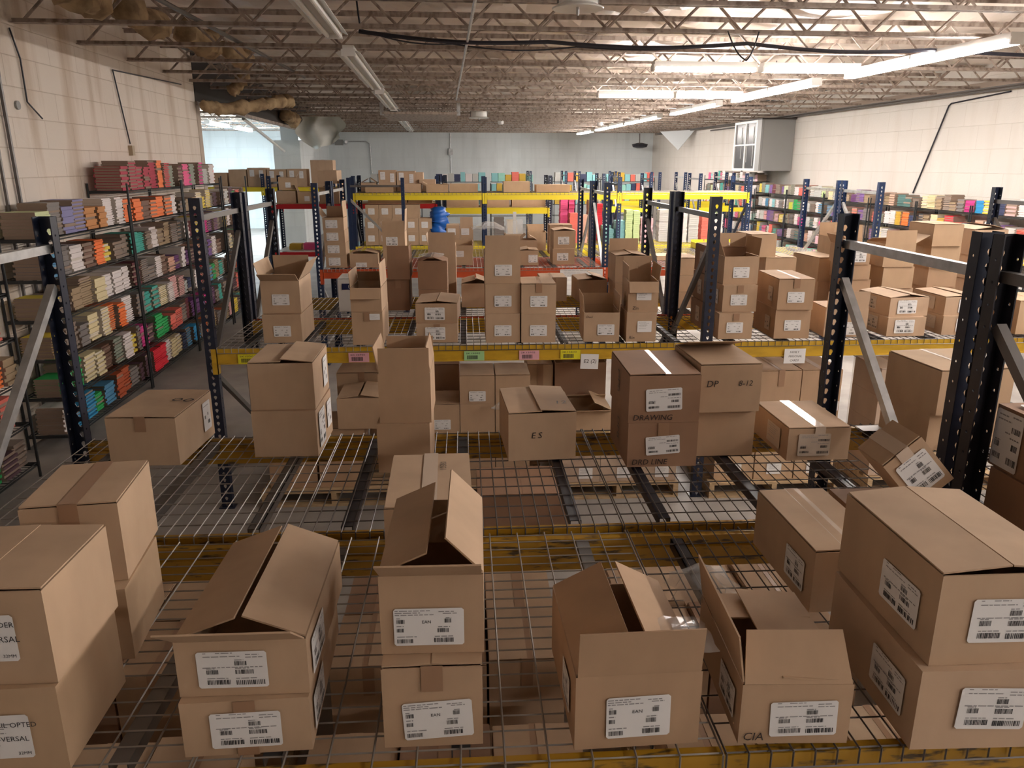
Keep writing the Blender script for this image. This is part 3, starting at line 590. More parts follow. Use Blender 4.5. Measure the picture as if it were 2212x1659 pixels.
K('upper carton of the big bottom right stack, bulging lid with a dark seam', 1.171, 1.418, Z+.208, .312, .433, .224, 0, dict(L=(5, .153), R=(5, .153)), [S('F', .50, .50, .160, .108, 'bars', n=16, rot=-1), S('L', .68, .45, .16, .10, 'bars', n=10)], 0)
K('long carton with glossy taped lid squeezed in left of the big right stack', 1.118, 1.960, Z, .23, .44, .196, 1, 'closed', [S('L', .74, .45, .13, .10, 'bars', n=8)], 0, tape='G')
K('lower dark carton of the stack by the black post at the right edge', 2.055, 2.00, Z, .38, .46, .245, 0, 'seal', [], 5, tape='')
K('upper carton by the black post at the right edge, two large labels on its side', 2.065, 2.01, Z+.246, .38, .48, .225, 0, 'seal', [S('L', .16, .50, .135, .205, 'draw', n=12), S('L', .66, .46, .17, .14, 'bars', n=12), S('T', .5, .7, .30, .20, 'two')], 5, tape='')
K('dark low carton behind the big right stack, under the tipped one', 1.45, 2.02, Z, .36, .42, .18, 0, 'seal', [], 5, tape='')
K('tipped carton leaning on the stack at the right edge, label slanted', 1.545, 2.27, Z+.233, .153, .17, .20, 0, 'closed', [S('F', .52, .50, .115, .135, 'bars', n=12, rot=0)], 0, tape='G', tilt=(0, math.radians(-42), 0))
# ------------------------------------------------------------------ cartons on the second rack
K('wide low carton with two dark ovals on its lid, left end of the second rack', -1.432, 3.270, Z, .305, .425, .219, -2.8, 'closed', [S('R', .80, .55, .09, .14, 'mini', n=8)], 0, write=[('T', 'o', .62, .52, .10), ('T', 'o', .80, .50, .10)], tape='F')
K('lower carton of the left stack on the second rack', -.831, 3.340, Z, .286, .360, .218, -1, 'seal', [S('R', .30, .5, .13, .17, 'draw', n=6), S('R', .78, .55, .10, .13, 'mini', n=8)], 0, tape='')
K('upper carton of the left stack on the second rack, one lid flap lifted, tape torn', -.833, 3.360, Z+.219, .286, .363, .215, 0, dict(L=(1, .141), R=(6, .141)), [S('R', .72, .52, .10, .14, 'mini', n=8)], 0)
K('lower carton of the stack with upright flaps on the second rack', -.279, 3.122, Z, .225, .32, .220, -1, 'seal', [], 3, tape='')
K('upper carton with three flaps standing up, second stack on the second rack', -.268, 3.135, Z+.221, .220, .32, .219, -.8, dict(F=(90, .108), L=(101, .108, 'taper'), R=(82, .108, 'taper'), B=(97, .09)), [], 3, tape='')
K('carton with overlapping lid flaps marked ES, alone in the middle of the second rack', .329, 3.231, Z, .306, .40, .221, 3.3, dict(L=(1.5, .150), R=(4, .160)), [], 0, write=[('F', 'E S', .33, .48, .04), ('T', 'S/12', .58, .25, .06)], tape='F')
K('lower reddish carton of the taped stack, torn label and DRD LINE writing', .847, 3.121, Z, .309, .40, .204, 0, 'seal', [S('F', .50, .50, .150, .085, 'draw', n=14, rot=4)], 5, write=[('F', 'DRD LINE', .06, .06, .036), ('L', 'DPB', .45, .85, .06, -90)], tape='F')
K('upper reddish carton with white tape on its lid and DRAWING writing', .845, 3.121, Z+.205, .310, .44, .211, -.4, 'closed', [S('F', .49, .50, .157, .100, 'draw', n=14, rot=3)], 5, tape='TW', write=[('F', 'DRAWING', .06, .06, .036), ('L', 'DPB', .45, .88, .06, -90)])
K('lower plain carton right of the DRAWING stack', 1.162, 3.235, Z, .270, .40, .219, 0, 'seal', [], 3, tape='')
K('upper carton marked DP 8-12 with its back lid flap raised', 1.160, 3.205, Z+.220, .279, .40, .216, 1.4, dict(L=(.5, .138), R=(.5, .138), B=(17, .20)), [], 1, write=[('F', 'DP', .10, .55, .042), ('F', '8-12', .62, .56, .036)], tape='F')
K('flat carton with shiny clear tape, right of the DP 8-12 stack', 1.567, 3.155, Z, .285, .40, .150, .4, 'closed', [S('F', .42, .5, .148, .105, 'draw', n=12, dull=True), S('L', .62, .5, .15, .10, 'text', dull=True)], 1, tape='G')
K('lower large carton behind the slanting galvanized brace', 2.30, 3.26, Z, .36, .35, .19, 6, 'seal', [], 4, tape='')
K('upper large carton behind the slanting galvanized brace, pale tape on its lid', 2.292, 3.20, Z+.19, .365, .39, .205, 4.7, 'closed', [], 4, tape='TG')
K('small white-lidded carton beside the brace at the right end of the second rack', 2.45, 2.86, Z, .16, .22, .16, 0, 'seal', [], 2, tape='')
K('open-topped carton at the right picture edge on the second rack', 3.02, 3.10, Z, .36, .40, .26, 0, dict(L=(4, .17), R=(12, .17)), [], 2, tape='')
# ------------------------------------------------------------------ cartons on the stickered rack
G1 = lambda u=.5, v=.42, **o: S('F', u, v, .127, .082, 'small', n=6, **o)
K('lower carton of the leftmost stack on the stickered rack', -1.372, 5.700, Z, .283, .48, .213, 0, 'seal', [G1()], 0, tape='')
K('upper carton of the leftmost stack on the stickered rack, four flaps splayed open', -1.378, 5.755, Z+.214, .284, .46, .243, .5, dict(L=(108, .13), R=(118, .14), F=(150, .12), B=(84, .14)), [G1(.5, .42)], 0, tape='')
K('lower carton of the narrow stack, a tiny label near its top', -.730, 5.60, Z, .224, .44, .243, 0, 'seal', [S('F', .75, .86, .075, .045, 'two')], 1, tape='F')
K('upper carton of the narrow stack with two tall upright side flaps', -.734, 5.617, Z+.244, .224, .38, .174, -1, dict(L=(94, .11), R=(88, .17), F=(236, .09), B=(60, .09)), [], 1, tape='')
K('lower half-height carton in the third stack of the stickered rack', -.225, 5.641, Z, .305, .36, .141, -.8, 'seal', [S('F', .46, .50, .15, .095, 'bars', n=8)], 0, tape='F')
K('upper half-height carton in the third stack, bulging taped lid', -.227, 5.690, Z+.142, .311, .40, .145, -3, dict(L=(5, .152), R=(6, .152)), [S('F', .46, .47, .15, .095, 'bars', n=8)], 1, tape='F')
K('bottom carton of the tall stack in the middle of the stickered rack', .267, 5.612, Z, .255, .35, .218, 0, 'seal', [G1()], 0, tape='')
K('middle carton of the tall stack in the middle of the stickered rack', .269, 5.640, Z+.218, .259, .35, .216, 0, 'seal', [G1()], 0, tape='')
K('top carton of the tall middle stack, its front flap standing straight up', .269, 5.668, Z+.435, .262, .35, .213, 0, dict(F=(90, .138), L=(30, .12), R=(30, .12), B=(25, .12)), [G1(.52, .46)], 0, tape='')
K('lower carton touching the right side of the tall middle stack', .531, 5.60, Z, .256, .35, .218, -.5, 'seal', [G1()], 0, tape='')
K('upper carton touching the right side of the tall middle stack, taped lid', .533, 5.615, Z+.218, .258, .36, .216, 0, 'closed', [G1()], 0, tape='T')
K('deep open carton with a dark inside, side flaps up, front wall cut low', 1.005, 5.595, Z, .267, .36, .222, -3, dict(L=(95, .12), R=(92, .12), B=(100, .09)), [G1(.62, .42)], 0, tape='', write=[('F', 'Duol', .06, .82, .024)])
K('lower carton of the stack with black Rin writing', 1.303, 5.581, Z, .224, .35, .224, 0, 'seal', [S('F', .60, .52, .108, .084, 'text')], 1, tape='', write=[('F', 'Rin', .08, .10, .034)])
K('upper carton of the Rin stack, tall back flap and front flap hung down outside', 1.310, 5.594, Z+.224, .224, .36, .225, -4, dict(B=(93, .15, 'slot'), F=(244, .085), L=(92, .11), R=(98, .11)), [S('F', .52, .55, .11, .07, 'text')], 1, tape='', write=[('F', 'Zin', .15, .08, .034)])
K('bottom carton of the three-high stack right of the navy post', 2.040, 5.633, Z, .262, .24, .196, 0, 'seal', [G1(.47, .45), S('L', .4, .5, .09, .11, 'mini')], 1, tape='F')
K('middle carton of the three-high stack right of the navy post', 2.08, 5.700, Z+.197, .264, .24, .203, 0, 'seal', [G1(.47, .45), S('L', .4, .5, .09, .11, 'mini')], 1, tape='F')
K('top carton of the three-high stack right of the navy post, slotted back flap up', 2.095, 5.760, Z+.401, .27, .30, .210, .8, dict(B=(92, .15, 'slot'), R=(95, .13), L=(112, .13)), [G1(.5, .42)], 1, tape='F')
K('lower long carton right of the three-high stack', 2.475, 5.619, Z, .272, .46, .225, -1, 'seal', [G1(.5, .46), S('L', .68, .45, .10, .11, 'mini', dull=True)], 3, tape='')
K('upper long carton right of the three-high stack, bright lid', 2.472, 5.600, Z+.226, .270, .50, .228, -3, 'closed', [G1(.5, .42), S('L', .68, .45, .10, .11, 'mini', dull=True)], 3, tape='T')
K('single carton half hidden by the black post, orange-tinted side', 2.912, 5.654, Z, .327, .296, .222, -3.5, dict(F=(92, .13), L=(2, .12), R=(40, .12)), [S('F', .55, .3, .14, .10, 'small', n=6)], 2, tape='')
K('lower flat carton with labels on two sides, right part of the stickered rack', 3.395, 5.651, Z, .310, .36, .148, 2, 'seal', [S('F', .44, .52, .16, .105, 'bars', n=8), S('L', .42, .55, .15, .10, 'bars', n=6, dull=True)], 2, tape='')
K('upper flat carton with labels on two sides, lid flaps loosely folded', 3.418, 5.690, Z+.149, .326, .42, .142, 5, dict(L=(7, .16), R=(9, .16), F=2, B=12), [S('F', .44, .52, .16, .105, 'bars', n=8), S('L', .42, .55, .15, .10, 'bars', n=6, dull=True)], 2, tape='')
K('lower flat carton just left of the right black post', 3.843, 5.670, Z, .290, .36, .150, -1, 'seal', [S('F', .62, .52, .15, .105, 'bars', n=8), S('L', .5, .55, .17, .10, 'text', dull=True)], 2, tape='')
K('upper flat carton just left of the right black post, seam slightly open', 3.856, 5.696, Z+.151, .300, .42, .142, 2, dict(L=(3, .147), R=(6, .147)), [S('F', .62, .52, .15, .105, 'bars', n=8), S('L', .5, .55, .17, .10, 'text', dull=True)], 2, tape='')
K('carton at the right picture edge on the stickered rack', 4.45, 5.66, Z, .32, .40, .26, 0, 'closed', [G1()], 4, tape='T')
for i, z in enumerate((0, .217, .435)): K('%s carton of the stack hidden behind the navy post, label on its left side' % ('bottom', 'middle', 'top')[i], 2.045+.012*i, 5.97+.03*i, Z+z, .30, .36, .215, 0, 'closed' if i == 2 else 'seal', [S('L', .55, .5, .10, .12, 'mini', n=6, dull=True)], 5, tape='')
# ------------------------------------------------------------------ cartons on the rack behind
K('white carton with a dark blue printed panel at the left of the rack behind', -1.00, 6.95, Z, .30, .34, .295, 1.5, 'closed', [], None, tape='', name='printed_carton')
for ch in C.objects:
    if ch.parent and ch.parent.get('label', '').startswith('white carton with a dark blue'): ch.data.materials[0] = WHITE
f_ = Face((-.15, -.0050, 0), (1,0,0), (0,0,1), (0,-1,0)); q_ = MB([mat('print_blue', (.01, .02, .09), .4), PAPER]); f_.quad(q_, .035, .20, .16, .255, 0, 0); f_.text(q_, 'U', .09, .21, .045, .0006, 1)
for k_ in range(4): f_.quad(q_, .12, .03+.035*k_, .15, .045+.035*k_, 0, 0)
q_.build('printed_panel', [o for o in C.objects if o.name.startswith('printed_carton')][0])
K('lower tall dark carton beside the narrow stack', -.617, 6.98, Z, .20, .36, .285, 0, 'seal', [], 5, tape='F')
K('upper tall dark carton beside the narrow stack, front flap up', -.605, 6.95, Z+.287, .20, .36, .17, 0, dict(F=(92, .13), L=(8, .09), R=(88, .12)), [], 5, tape='')
K('lower dark carton of the stack with torn film', -.297, 6.862, Z, .258, .35, .205, 0, 'seal', [], 5, tape='')
K('upper dark carton of the torn-film stack, roof-like flaps', -.299, 6.885, Z+.206, .262, .35, .235, 0, dict(L=(24, .13), R=(20, .13), F=(100, .02), B=15), [], 5, tape='')
K('carton standing behind the torn-film stack with its front flap up', -.225, 7.33, Z, .26, .32, .54, 0, dict(F=(90, .13), L=(100, .11), R=(25, .12)), [], 0, tape='')
K('carton with two flaps folded open left of the tall middle stack', .085, 7.10, Z, .262, .33, .222, 0, dict(L=(14, .13), R=(20, .13), B=(5, .13)), [], 1, tape='F')
K('narrow plain carton behind the tall middle stack, right side', .845, 7.396, Z, .26, .33, .222, 0, 'closed', [], 1, tape='T')
K('wide carton with folded lid behind the deep open carton', 1.218, 7.35, Z, .288, .36, .208, 2, dict(L=(5, .142), R=(16, .142)), [], 3, tape='')
K('lower carton of the stack left of the dark slotted post', 1.536, 7.10, Z, .289, .35, .216, 0, 'seal', [], 3, tape='')
K('upper carton of the stack left of the dark slotted post, back flap raised', 1.540, 7.14, Z+.217, .292, .36, .245, .5, dict(B=(86, .13), L=(6, .144), R=(8, .144)), [], 1, tape='F')
for i in range(3): K('%s carton of the low stack framed by two dark posts' % ('bottom', 'middle', 'top')[i], 2.06-.015*i, 6.93+.03*i, Z+.151*i, .225, .35, .150, 0, 'closed' if i == 2 else 'seal', [G1(.85, .5)] if i == 0 else [], 4, tape='')
K('bottom carton of the plain stack behind the long cartons', 2.90, 6.94, Z, .262, .35, .217, .5, 'seal', [], 3, tape='')
K('middle carton of the plain stack behind the long cartons, wide lid', 2.90, 6.96, Z+.218, .285, .38, .235, -1, 'closed', [], 4, tape='')
K('top carton of the plain stack behind the long cartons', 2.745, 7.02, Z+.454, .245, .36, .205, 4, 'closed', [], 4, tape='')
K('lower two-tone carton left of the black post, behind the long cartons', 3.50, 7.16, Z, .28, .48, .203, 5, 'seal', [], 1, tape='')
K('upper two-tone carton left of the black post, wide pale side', 3.497, 7.18, Z+.204, .28, .50, .22, 5, 'closed', [], 4, tape='')
for i, h in enumerate((.14, .135, .135, .165)): K(('%s carton of the four-high stack just right of the black post' % ORD[i]).replace('fourth', 'topmost').replace('first', 'lowest'), 3.585-.022*i, 6.78-.01*i, Z+(0, .141, .277, .413)[i], .215, .34, h, 0, 'seal' if i < 3 else dict(L=(120, .1), F=(15, .1), B=(90, .1)), [S('F', .5, .45, .14, .10, 'bars', n=6)] if i == 3 else [], 3, tape='')
K('carton behind the four-high stack, pale flap folded up', 3.72, 7.38, Z, .29, .33, .60, 0, dict(F=(80, .12), B=(95, .12)), [], 4, tape='')
for i, h in enumerate((.197, .193, .205)): K('%s carton of the stack under the grey strut' % ('bottom', 'middle', 'top')[i], 3.93-.02*i, 6.76-.01*i, Z+(0, .198, .392)[i], .285, .34, h, -.5, 'seal' if i < 2 else dict(F=(88, .12), R=(150, .14), B=(20, .1)), [], 4 if i else 2, tape='')
for i, h in enumerate((.20, .178, .193, .19)): K('%s carton of the plain four-high stack beside the right black posts' % ('lowest', 'second', 'third', 'topmost')[i], 4.36-.015*i, 6.80-.02*i, Z+(0, .201, .38, .574)[i], .275, .40, h, 0, 'seal' if i < 3 else 'closed', [], 4 if i > 1 else 3, tape='')
for i, h in enumerate((.25, .22, .23)): K('%s carton of the stack rising behind the right black posts' % ('bottom', 'middle', 'top')[i], 4.86-.01*i, 6.92, Z+(0, .251, .472)[i], .33, .42, h, 1, 'seal' if i < 2 else dict(L=(8, .16), R=(14, .16)), [], 2, tape='')
# ------------------------------------------------------------------ cartons on the orange-beamed racks
for i in range(4): K('%s carton of the labelled stack at the left end of the orange-beamed rack' % ('lowest', 'second', 'third', 'topmost')[i], -1.665-.004*i, 10.06, Z+.158*i, .265, .33, .157, 0, 'seal' if i < 3 else dict(L=(125, .14), R=(88, .20), B=(100, .13)), [S('F', .42, .5, .15, .10, 'small', n=5)], 0, tape='')
K('flat open carton before the labelled stack on the orange-beamed rack', -1.31, 10.05, Z, .36, .33, .178, 0, dict(R=(12, .17), L=(20, .17)), [S('F', .4, .2, .14, .06, 'mini')], 0, tape='')
K('lower carton of the stack with tall flaps on the orange-beamed rack', -.93, 10.17, Z, .29, .35, .22, 0, 'seal', [S('F', .70, .45, .14, .11, 'bars', n=5)], 0, tape='')
K('upper carton of the tall-flapped stack on the orange-beamed rack', -.935, 10.20, Z+.221, .292, .35, .22, 0, dict(F=(90, .14), R=(93, .28), L=(100, .12)), [S('F', .42, .45, .15, .11, 'bars', n=5)], 0, tape='')
K('battered carton with vertical tape strips on the orange-beamed rack', -.061, 10.214, Z, .30, .33, .258, 0, dict(L=(100, .04), R=(100, .04), B=(95, .04)), [S('F', .45, .58, .10, .08, 'two')], 4, tape='FB')
K('carton with split lid right of the tall middle stack, on the orange-beamed rack', .825, 10.15, Z, .26, .33, .195, 0, dict(L=(10, .13), R=(4, .13)), [S('F', .72, .45, .12, .10, 'small', n=5)], 1, tape='F')
K('lower carton of the labelled pair near the right end of the orange-beamed rack', 1.294, 10.20, Z, .29, .35, .209, 0, 'seal', [S('F', .45, .5, .15, .10, 'bars', n=5)], 1, tape='')
K('upper carton of the labelled pair near the right end of the orange-beamed rack', 1.305, 10.22, Z+.210, .292, .36, .230, 1, dict(L=(9, .145), R=(9, .145)), [S('F', .45, .45, .15, .10, 'bars', n=5)], 1, tape='')
K('carton peeking out above the labelled pair', 1.40, 11.4, Z, .33, .33, .42, 0, 'closed', [], 1, tape='T')
K('carton with a clear bag on top, back row right of the tall middle stack', .93, 11.5, Z, .26, .33, .20, 0, dict(L=(40, .12), R=(30, .12)), [], 1, tape='')
K('carton with bag-wrapped contents and one flap folded down', 1.10, 11.95, Z, .27, .30, .28, 0, dict(R=(215, .13), L=(100, .1), B=(95, .1)), [], 4, tape='')
K('carton under the clear white tray in the back row', .74, 11.9, Z, .28, .30, .25, 0, 'seal', [], 4, tape='')
t_ = empty('plastic_tray', (.75, 11.93, Z+.252)); tag(t_, 'clear white plastic tray standing on a carton in the back row', 'tray')
q_ = MB(FILM); q_.box(-.13, .13, 0, .24, 0, .006); 
for a in (-.13, .124): q_.box(a, a+.006, 0, .24, .006, .21)
for a in (0, .234): q_.box(-.124, .124, a, a+.006, .006, .21)
q_.build('tray_body', t_); MB(WHITE).box(-.02, .03, .05, .10, .006, .33).build('white_bottle', t_)
for c_ in range(2):
    for r_ in range(2): K('%s %s carton of the labelled two-by-two block before the far yellow rack' % (('lower', 'upper')[r_], ('left', 'right')[c_]), -.19+.206*c_, 11.9, Z+.198*r_, .20, .33, .197, 0, dict(F=(90, .12), L=(20, .1), R=(20, .1)) if c_ and r_ else 'seal', [S('F', .4, .5, .12, .10, 'two')], 0, tape='')
# right bay of the orange racks
K('low wooden tray edge carton on the far right wire deck', 2.9, 10.6, Z, .5, .35, .06, 0, 'seal', [], 4, tape='')
# ------------------------------------------------------------------ far cartons on the yellow and red racks
n = 0
for r_ in range(3):
    for c_ in range(5):
        if (r_ == 2 and c_ == 4): continue
        K('carton in column %s of the block under the far yellow beam, %s row' % (ORD[c_], ('bottom', 'middle', 'top')[r_]), -1.72+.246*c_ + (.02 if r_ == 2 else 0), 14.5, 1.11+.243*r_, .24, .34, .242, 0, 'seal', [S('F', .45, .52, .12, .11, 'two')] if not (r_ == 2 and c_ > 2) else [], 0, tape='')
for i, (x, w, h) in enumerate(((-1.55, .50, .13), (-.98, .36, .15), (-.50, .40, .14), (-.02, .52, .15), (.95, .48, .19), (1.62, .62, .13))): K('long shallow carton on the upper far yellow beam, %s from the left' % ORD[i], x, 14.48, 2.06, w, .4, h, 0, dict(L=(150, .08), R=(8, .1)) if i == 2 else 'seal', [], (4, 2, 4, 4, 4, 3)[i], tape='')
for i, (x, w, h, z) in enumerate(((-1.45, .32, .38, 2.06), (-1.10, .34, .36, 2.06), (-.86, .16, .34, 2.06))): K('tall carton with white papers on the upper far yellow deck, %s of three' % ('left', 'middle', 'right')[i], x, 15.02, z, w, .34, h, 0, 'closed', [S('F', .25, .75, .09, .14, 'two'), S('F', .8, .65, .08, .16, 'two')] if i < 2 else [], 2, tape='')
K('small opened carton before the tall ones on the upper far yellow deck', -.70, 14.95, 2.06, .30, .26, .22, 0, 'seal', [S('F', .1, .4, .06, .07, 'two')], 2, tape='')
K('half-open carton left of the tall ones on the upper far yellow deck', -1.80, 15.0, 2.06, .28, .30, .16, 0, dict(L=(30, .13), R=(35, .13)), [], 2, tape='')
for i, (x, w) in enumerate(((-1.55, .78), (-.90, .48))): K('long dark carton above the red beam, %s one' % ('left', 'right')[i], x, 15.95, 1.805, w, .4, .20, 0, 'seal', [], 5, tape='')
for i, (x, w) in enumerate(((-.05, .66), (.62, .60), (1.32, .70))): K('long dark carton on the low yellow beam, %s of three' % ('left', 'middle', 'right')[i], x, 16.3, 1.705, w, .5, .22, 0, 'seal', [], 3, tape='')
for i, (x, y, z, w, h, tp) in enumerate(((-3.55, 15.95, 1.805, .38, .24, 'seal'), (-3.14, 15.95, 1.805, .36, .22, dict(L=(110, .14), R=(20, .15))), (-2.70, 15.95, 1.805, .40, .26, dict(L=(35, .18), R=(100, .18), F=(150, .1))), (-3.50, 15.98, 2.06, .36, .24, dict(R=(120, .15), L=(10, .15))), (-2.72, 15.98, 2.18, .38, .25, 'closed'))):
    K('jumbled carton on the far red-beamed rack, %s of the heap' % ORD[i], x, y, z, w, .4, h, (0, 6, -8, 12, -5)[i], tp, [S('F', .5, .4, .1, .1, 'two')] if i % 2 else [], (2, 4, 2, 4, 2)[i], tape='')
r = empty('pallet_rack', (0,0,0)); tag(r, 'far rack carrying the row of tall cartons before the side room', 'rack')
for x in (-6.6, -4.9, -3.2): frame(r, x, 19.6, 20.5, BLUE, NAVY, zs=1.85, hi=1.8)
for xa, xb in ((-6.6, -4.9), (-4.9, -3.2)):
    beam(r, xa, xb, 19.6, -1, 2.02, YELB, .1); beam(r, xa, xb, 20.5, 1, 2.02, YELB, .1); MB(WOOD).box(xa+.04, xb-.04, 19.63, 20.47, 2.015, 2.024).build('deck_board', r)
for i, (x, w, h) in enumerate(((-5.95, .34, .32), (-5.52, .42, .40), (-5.06, .44, .44), (-4.58, .46, .40), (-4.10, .46, .41), (-3.48, .54, .62))): K('tall carton in the row before the side room, %s from the left' % ORD[i], x, 19.75, 2.025, w, .45, h, 0, 'closed', [S('F', .25, .72, .11, .16, 'two'), S('F', .75, .68, .1, .17, 'two')] if 1 < i < 5 else [], 2, tape='')
# ------------------------------------------------------------------ pallets and cartons under the racks
def pallet(label, x, y, w=1.0, d=1.0, z=0):
    t_ = empty('wooden_pallet', (x, y, z)); tag(t_, label, 'pallet'); W2 = w/2
    for i in range(7): MB(WOOD).box(-W2, W2, i*(d-.09)/6, i*(d-.09)/6+.09, .11, .128).build('top_board', t_)
    for s_ in (-W2, -.02, W2-.04): MB(WOOD).box(s_, s_+.04, 0, d, .018, .11).build('stringer', t_)
    for yy in (0, d/2-.05, d-.1): MB(WOOD).box(-W2, W2, yy, yy+.1, 0, .018).build('bottom_board', t_)
P_ = .13
pallet('wooden pallet on the floor under the left end of the stickered rack', -1.05, 5.55, 1.1)
pallet('wooden pallet with plain cartons under the middle of the stickered rack', .12, 5.56, .95)
pallet('wooden pallet with film-wrapped cartons, middle right under the stickered rack', 1.18, 5.56, .95)
pallet('pale wooden pallet right of the navy post under the stickered rack', 2.42, 5.52, 1.05)
pallet('wooden pallet under the right bay of the stickered rack', 3.75, 5.55, 1.1)
for c_ in range(2):
    for r_ in range(2): K('%s carton under the left end of the stickered rack, %s column' % (('lower', 'upper')[r_], ('left', 'right')[c_]), -1.36+.38*c_, 5.62, P_+.241*r_, .36, .42, .24, 0, 'closed' if r_ else 'seal', [S('R', .6, .5, .1, .1, 'mini')] if c_ else [], 3, tape='')
K('worn carton showing under the yellow beam behind the left stack, lid flaps up', -.82, 5.60, P_+.483, .34, .40, .24, 0, dict(L=(6, .16), R=(9, .16), F=3), [], 1, tape='')
K('creased carton behind the worn one under the yellow beam', -.86, 6.06, P_, .40, .42, .80, 0, 'closed', [], 1, tape='T')
for c_ in range(3):
    for r_ in range(4):
        if c_ == 0 and r_ == 3: continue
        K('carton under the yellow beam, %s column of the pale block, %s layer from the floor' % (('left', 'middle', 'right')[c_], ORD[r_]), -.20+.27*c_, 5.60, P_+.222*r_, .264, .36, .221, 0, 'closed' if r_ == 3 or (r_ == 2 and c_ == 0) else 'seal', [S('F', .5, .28, .127, .08, 'small', n=6)] if (r_ == 3 and c_ == 1) or (r_ == 2 and c_ == 0) else [], 1, tape='')
K('plain carton behind the gap in the pale block under the yellow beam', -.20, 6.05, P_, .26, .36, .86, 0, 'closed', [], 5, tape='')
K('bright-lidded carton under the yellow beam behind the ES carton', .592, 6.05, P_, .21, .36, .85, 0, 'closed', [], 4, tape='T')
K('dark open crate-like carton under the handwritten note', .92, 6.02, P_, .42, .36, .87, 0, dict(L=(95, .06), R=(95, .06)), [], 5, tape='')
K('light carton with label under the handwritten note, lid flaps out', .93, 5.60, P_+.26, .36, .36, .33, 0, dict(F=(160, .07), R=(25, .15), L=(60, .06), B=(30, .1)), [S('F', .85, .18, .1, .085, 'small', n=5)], 4, tape='')
for c_ in range(3): K('film-wrapped carton on the middle right pallet, %s of three in front' % ('left', 'middle', 'right')[c_], .88+.305*c_, 5.60, P_, .30, .38, .255, 0, 'closed', [S('F', .62, .3, .11, .09, 'text')], 1, tape='T')
tag(MB(FILM2).box(.715, 1.65, 5.585, 6.0, P_+.01, P_+.268).build('stretch_wrap'), 'clear stretch film around the cartons on the middle right pallet', 'film')
for c_ in range(3):
    for r_ in range(2): K('%s carton on the pale pallet right of the navy post, column %s' % (('lower', 'upper')[r_], ORD[c_]), 2.10+.325*c_, 5.58, P_+.221*r_, .315, .40, .22, 0, 'seal', [S('F', .5, .4, .12, .09, 'text')] if r_ == 0 else [], 4, tape='')
    K('wide taped carton on the pale pallet under the white sign, column %s' % ORD[c_], 2.10+.325*c_, 5.60, P_+.443, .318, .52, .445, 0, 'closed', [S('F', .85, .35, .08, .08, 'mini')] if c_ else [S('F', .1, .4, .10, .25, 'text')], 3, tape='T')
for r_ in range(4): K('carton in the shiny film-wrapped stack behind the galvanized brace, %s from the floor' % ORD[r_], 3.42, 5.60, P_+.222*r_, .40, .42, .22, 0, 'closed' if r_ == 3 else 'seal', [S('F', .35, .45, .12, .12, 'mini')] if r_ > 1 else [], 1, tape='')
tag(MB(FILM2).box(3.21, 3.63, 5.585, 6.03, P_+.01, P_+.905).build('stretch_wrap'), 'clear stretch film around the stack behind the galvanized brace', 'film')
K('tall dark carton standing on the floor in the aisle under the second rack', .36, 4.78, 0, .62, .50, .40, 0, 'closed', [], 5, tape='')
PXS = (-1.28, -.10, 1.16, 2.50)
for i in range(4): pallet('wooden pallet under the nearest racks, %s from the left' % ORD[i], PXS[i], 1.55, 1.0, .9)
for i in range(4):
    pallet('wooden pallet under the second rack, %s from the left' % ORD[i], PXS[i], 2.70, 1.0, .85)
    for c_ in range(3):
        for r_ in range(4):
            K('dim carton under the nearest wire decks, pallet %s from left, row %s back, place %s' % (CARD[i], CARD[r_], CARD[c_]), PXS[i]+(c_-1)*.325, (1.56, 1.98, 2.72, 3.12)[r_], P_, .315, .385, (.44, .46, .43, .45)[(i+c_+r_) % 4], 0, 'closed', [], (1, 5, 3, 1, 0)[(i*2+c_+r_*3) % 5], tape='T')
tag(MB(PAPER).hexa([(-.93, 2.28, .592), (-.86, 2.31, .592), (-.88, 2.37, .592), (-.95, 2.34, .592), (-.93, 2.28, .60), (-.86, 2.31, .604), (-.88, 2.37, .598), (-.95, 2.34, .603)]).build('paper_scrap'), 'crumpled white paper scrap lying beneath the left wire deck', 'paper')
# loose film, sheets and bags
def blob(name, pts, seed, m, label, cat, s=.02):
    rr = random.Random(seed); n = len(pts[0]); vs = [Vector(p)+Vector((rr.uniform(-s, s), rr.uniform(-s, s), rr.uniform(-s, s)*.6)) for row in pts for p in row]
    k = len(pts); return tag(MB(m).add(vs, [(j_*n+i, j_*n+i+1, (j_+1)*n+i+1, (j_+1)*n+i) for j_ in range(k-1) for i in range(n-1)]).build(name, None, None, None, False), label, cat)
def sheet(x0, x1, y0, y1, z, hgt, n=7): return [[(x0+(x1-x0)*i/(n-1), y0+(y1-y0)*j_/(n-1), z + hgt*math.sin(PI*i/(n-1))*math.sin(PI*j_/(n-1))) for i in range(n)] for j_ in range(n)]
blob('film_scrap', sheet(.56, .74, 1.80, 1.98, Z+.14, .06), 5, FILM, 'crumpled clear film between the film-flapped carton and the CIA carton', 'film', .018)
blob('film_scrap', sheet(.42, .55, 1.46, 1.60, Z+.235, .02), 6, FILM, 'torn clear film over the opening of the carton with upright front flap', 'film', .006)
blob('film_scrap', sheet(.18, .36, 5.46, 5.52, .80, .05), 8, FILM, 'clear plastic bag lying before the cartons under the yellow beam', 'film', .015)
blob('film_scrap', sheet(-.42, -.20, 6.86, 7.05, Z+.50, .03), 9, FILM, 'torn film on the roof-like flaps of the dark stack', 'film', .012)
blob('film_scrap', sheet(.10, .60, 11.6, 12.0, Z+.35, .12), 10, FILM, 'heap of clear plastic behind the tall middle stack', 'film', .04)
lumpy('blue_bag', [(-.56, 14.62, 1.30), (-.47, 14.62, 1.52), (-.50, 14.62, 1.80)], .155, BLUEBAG, 'blue plastic bag slumped at the right end of the far carton block', 'bag', 12)
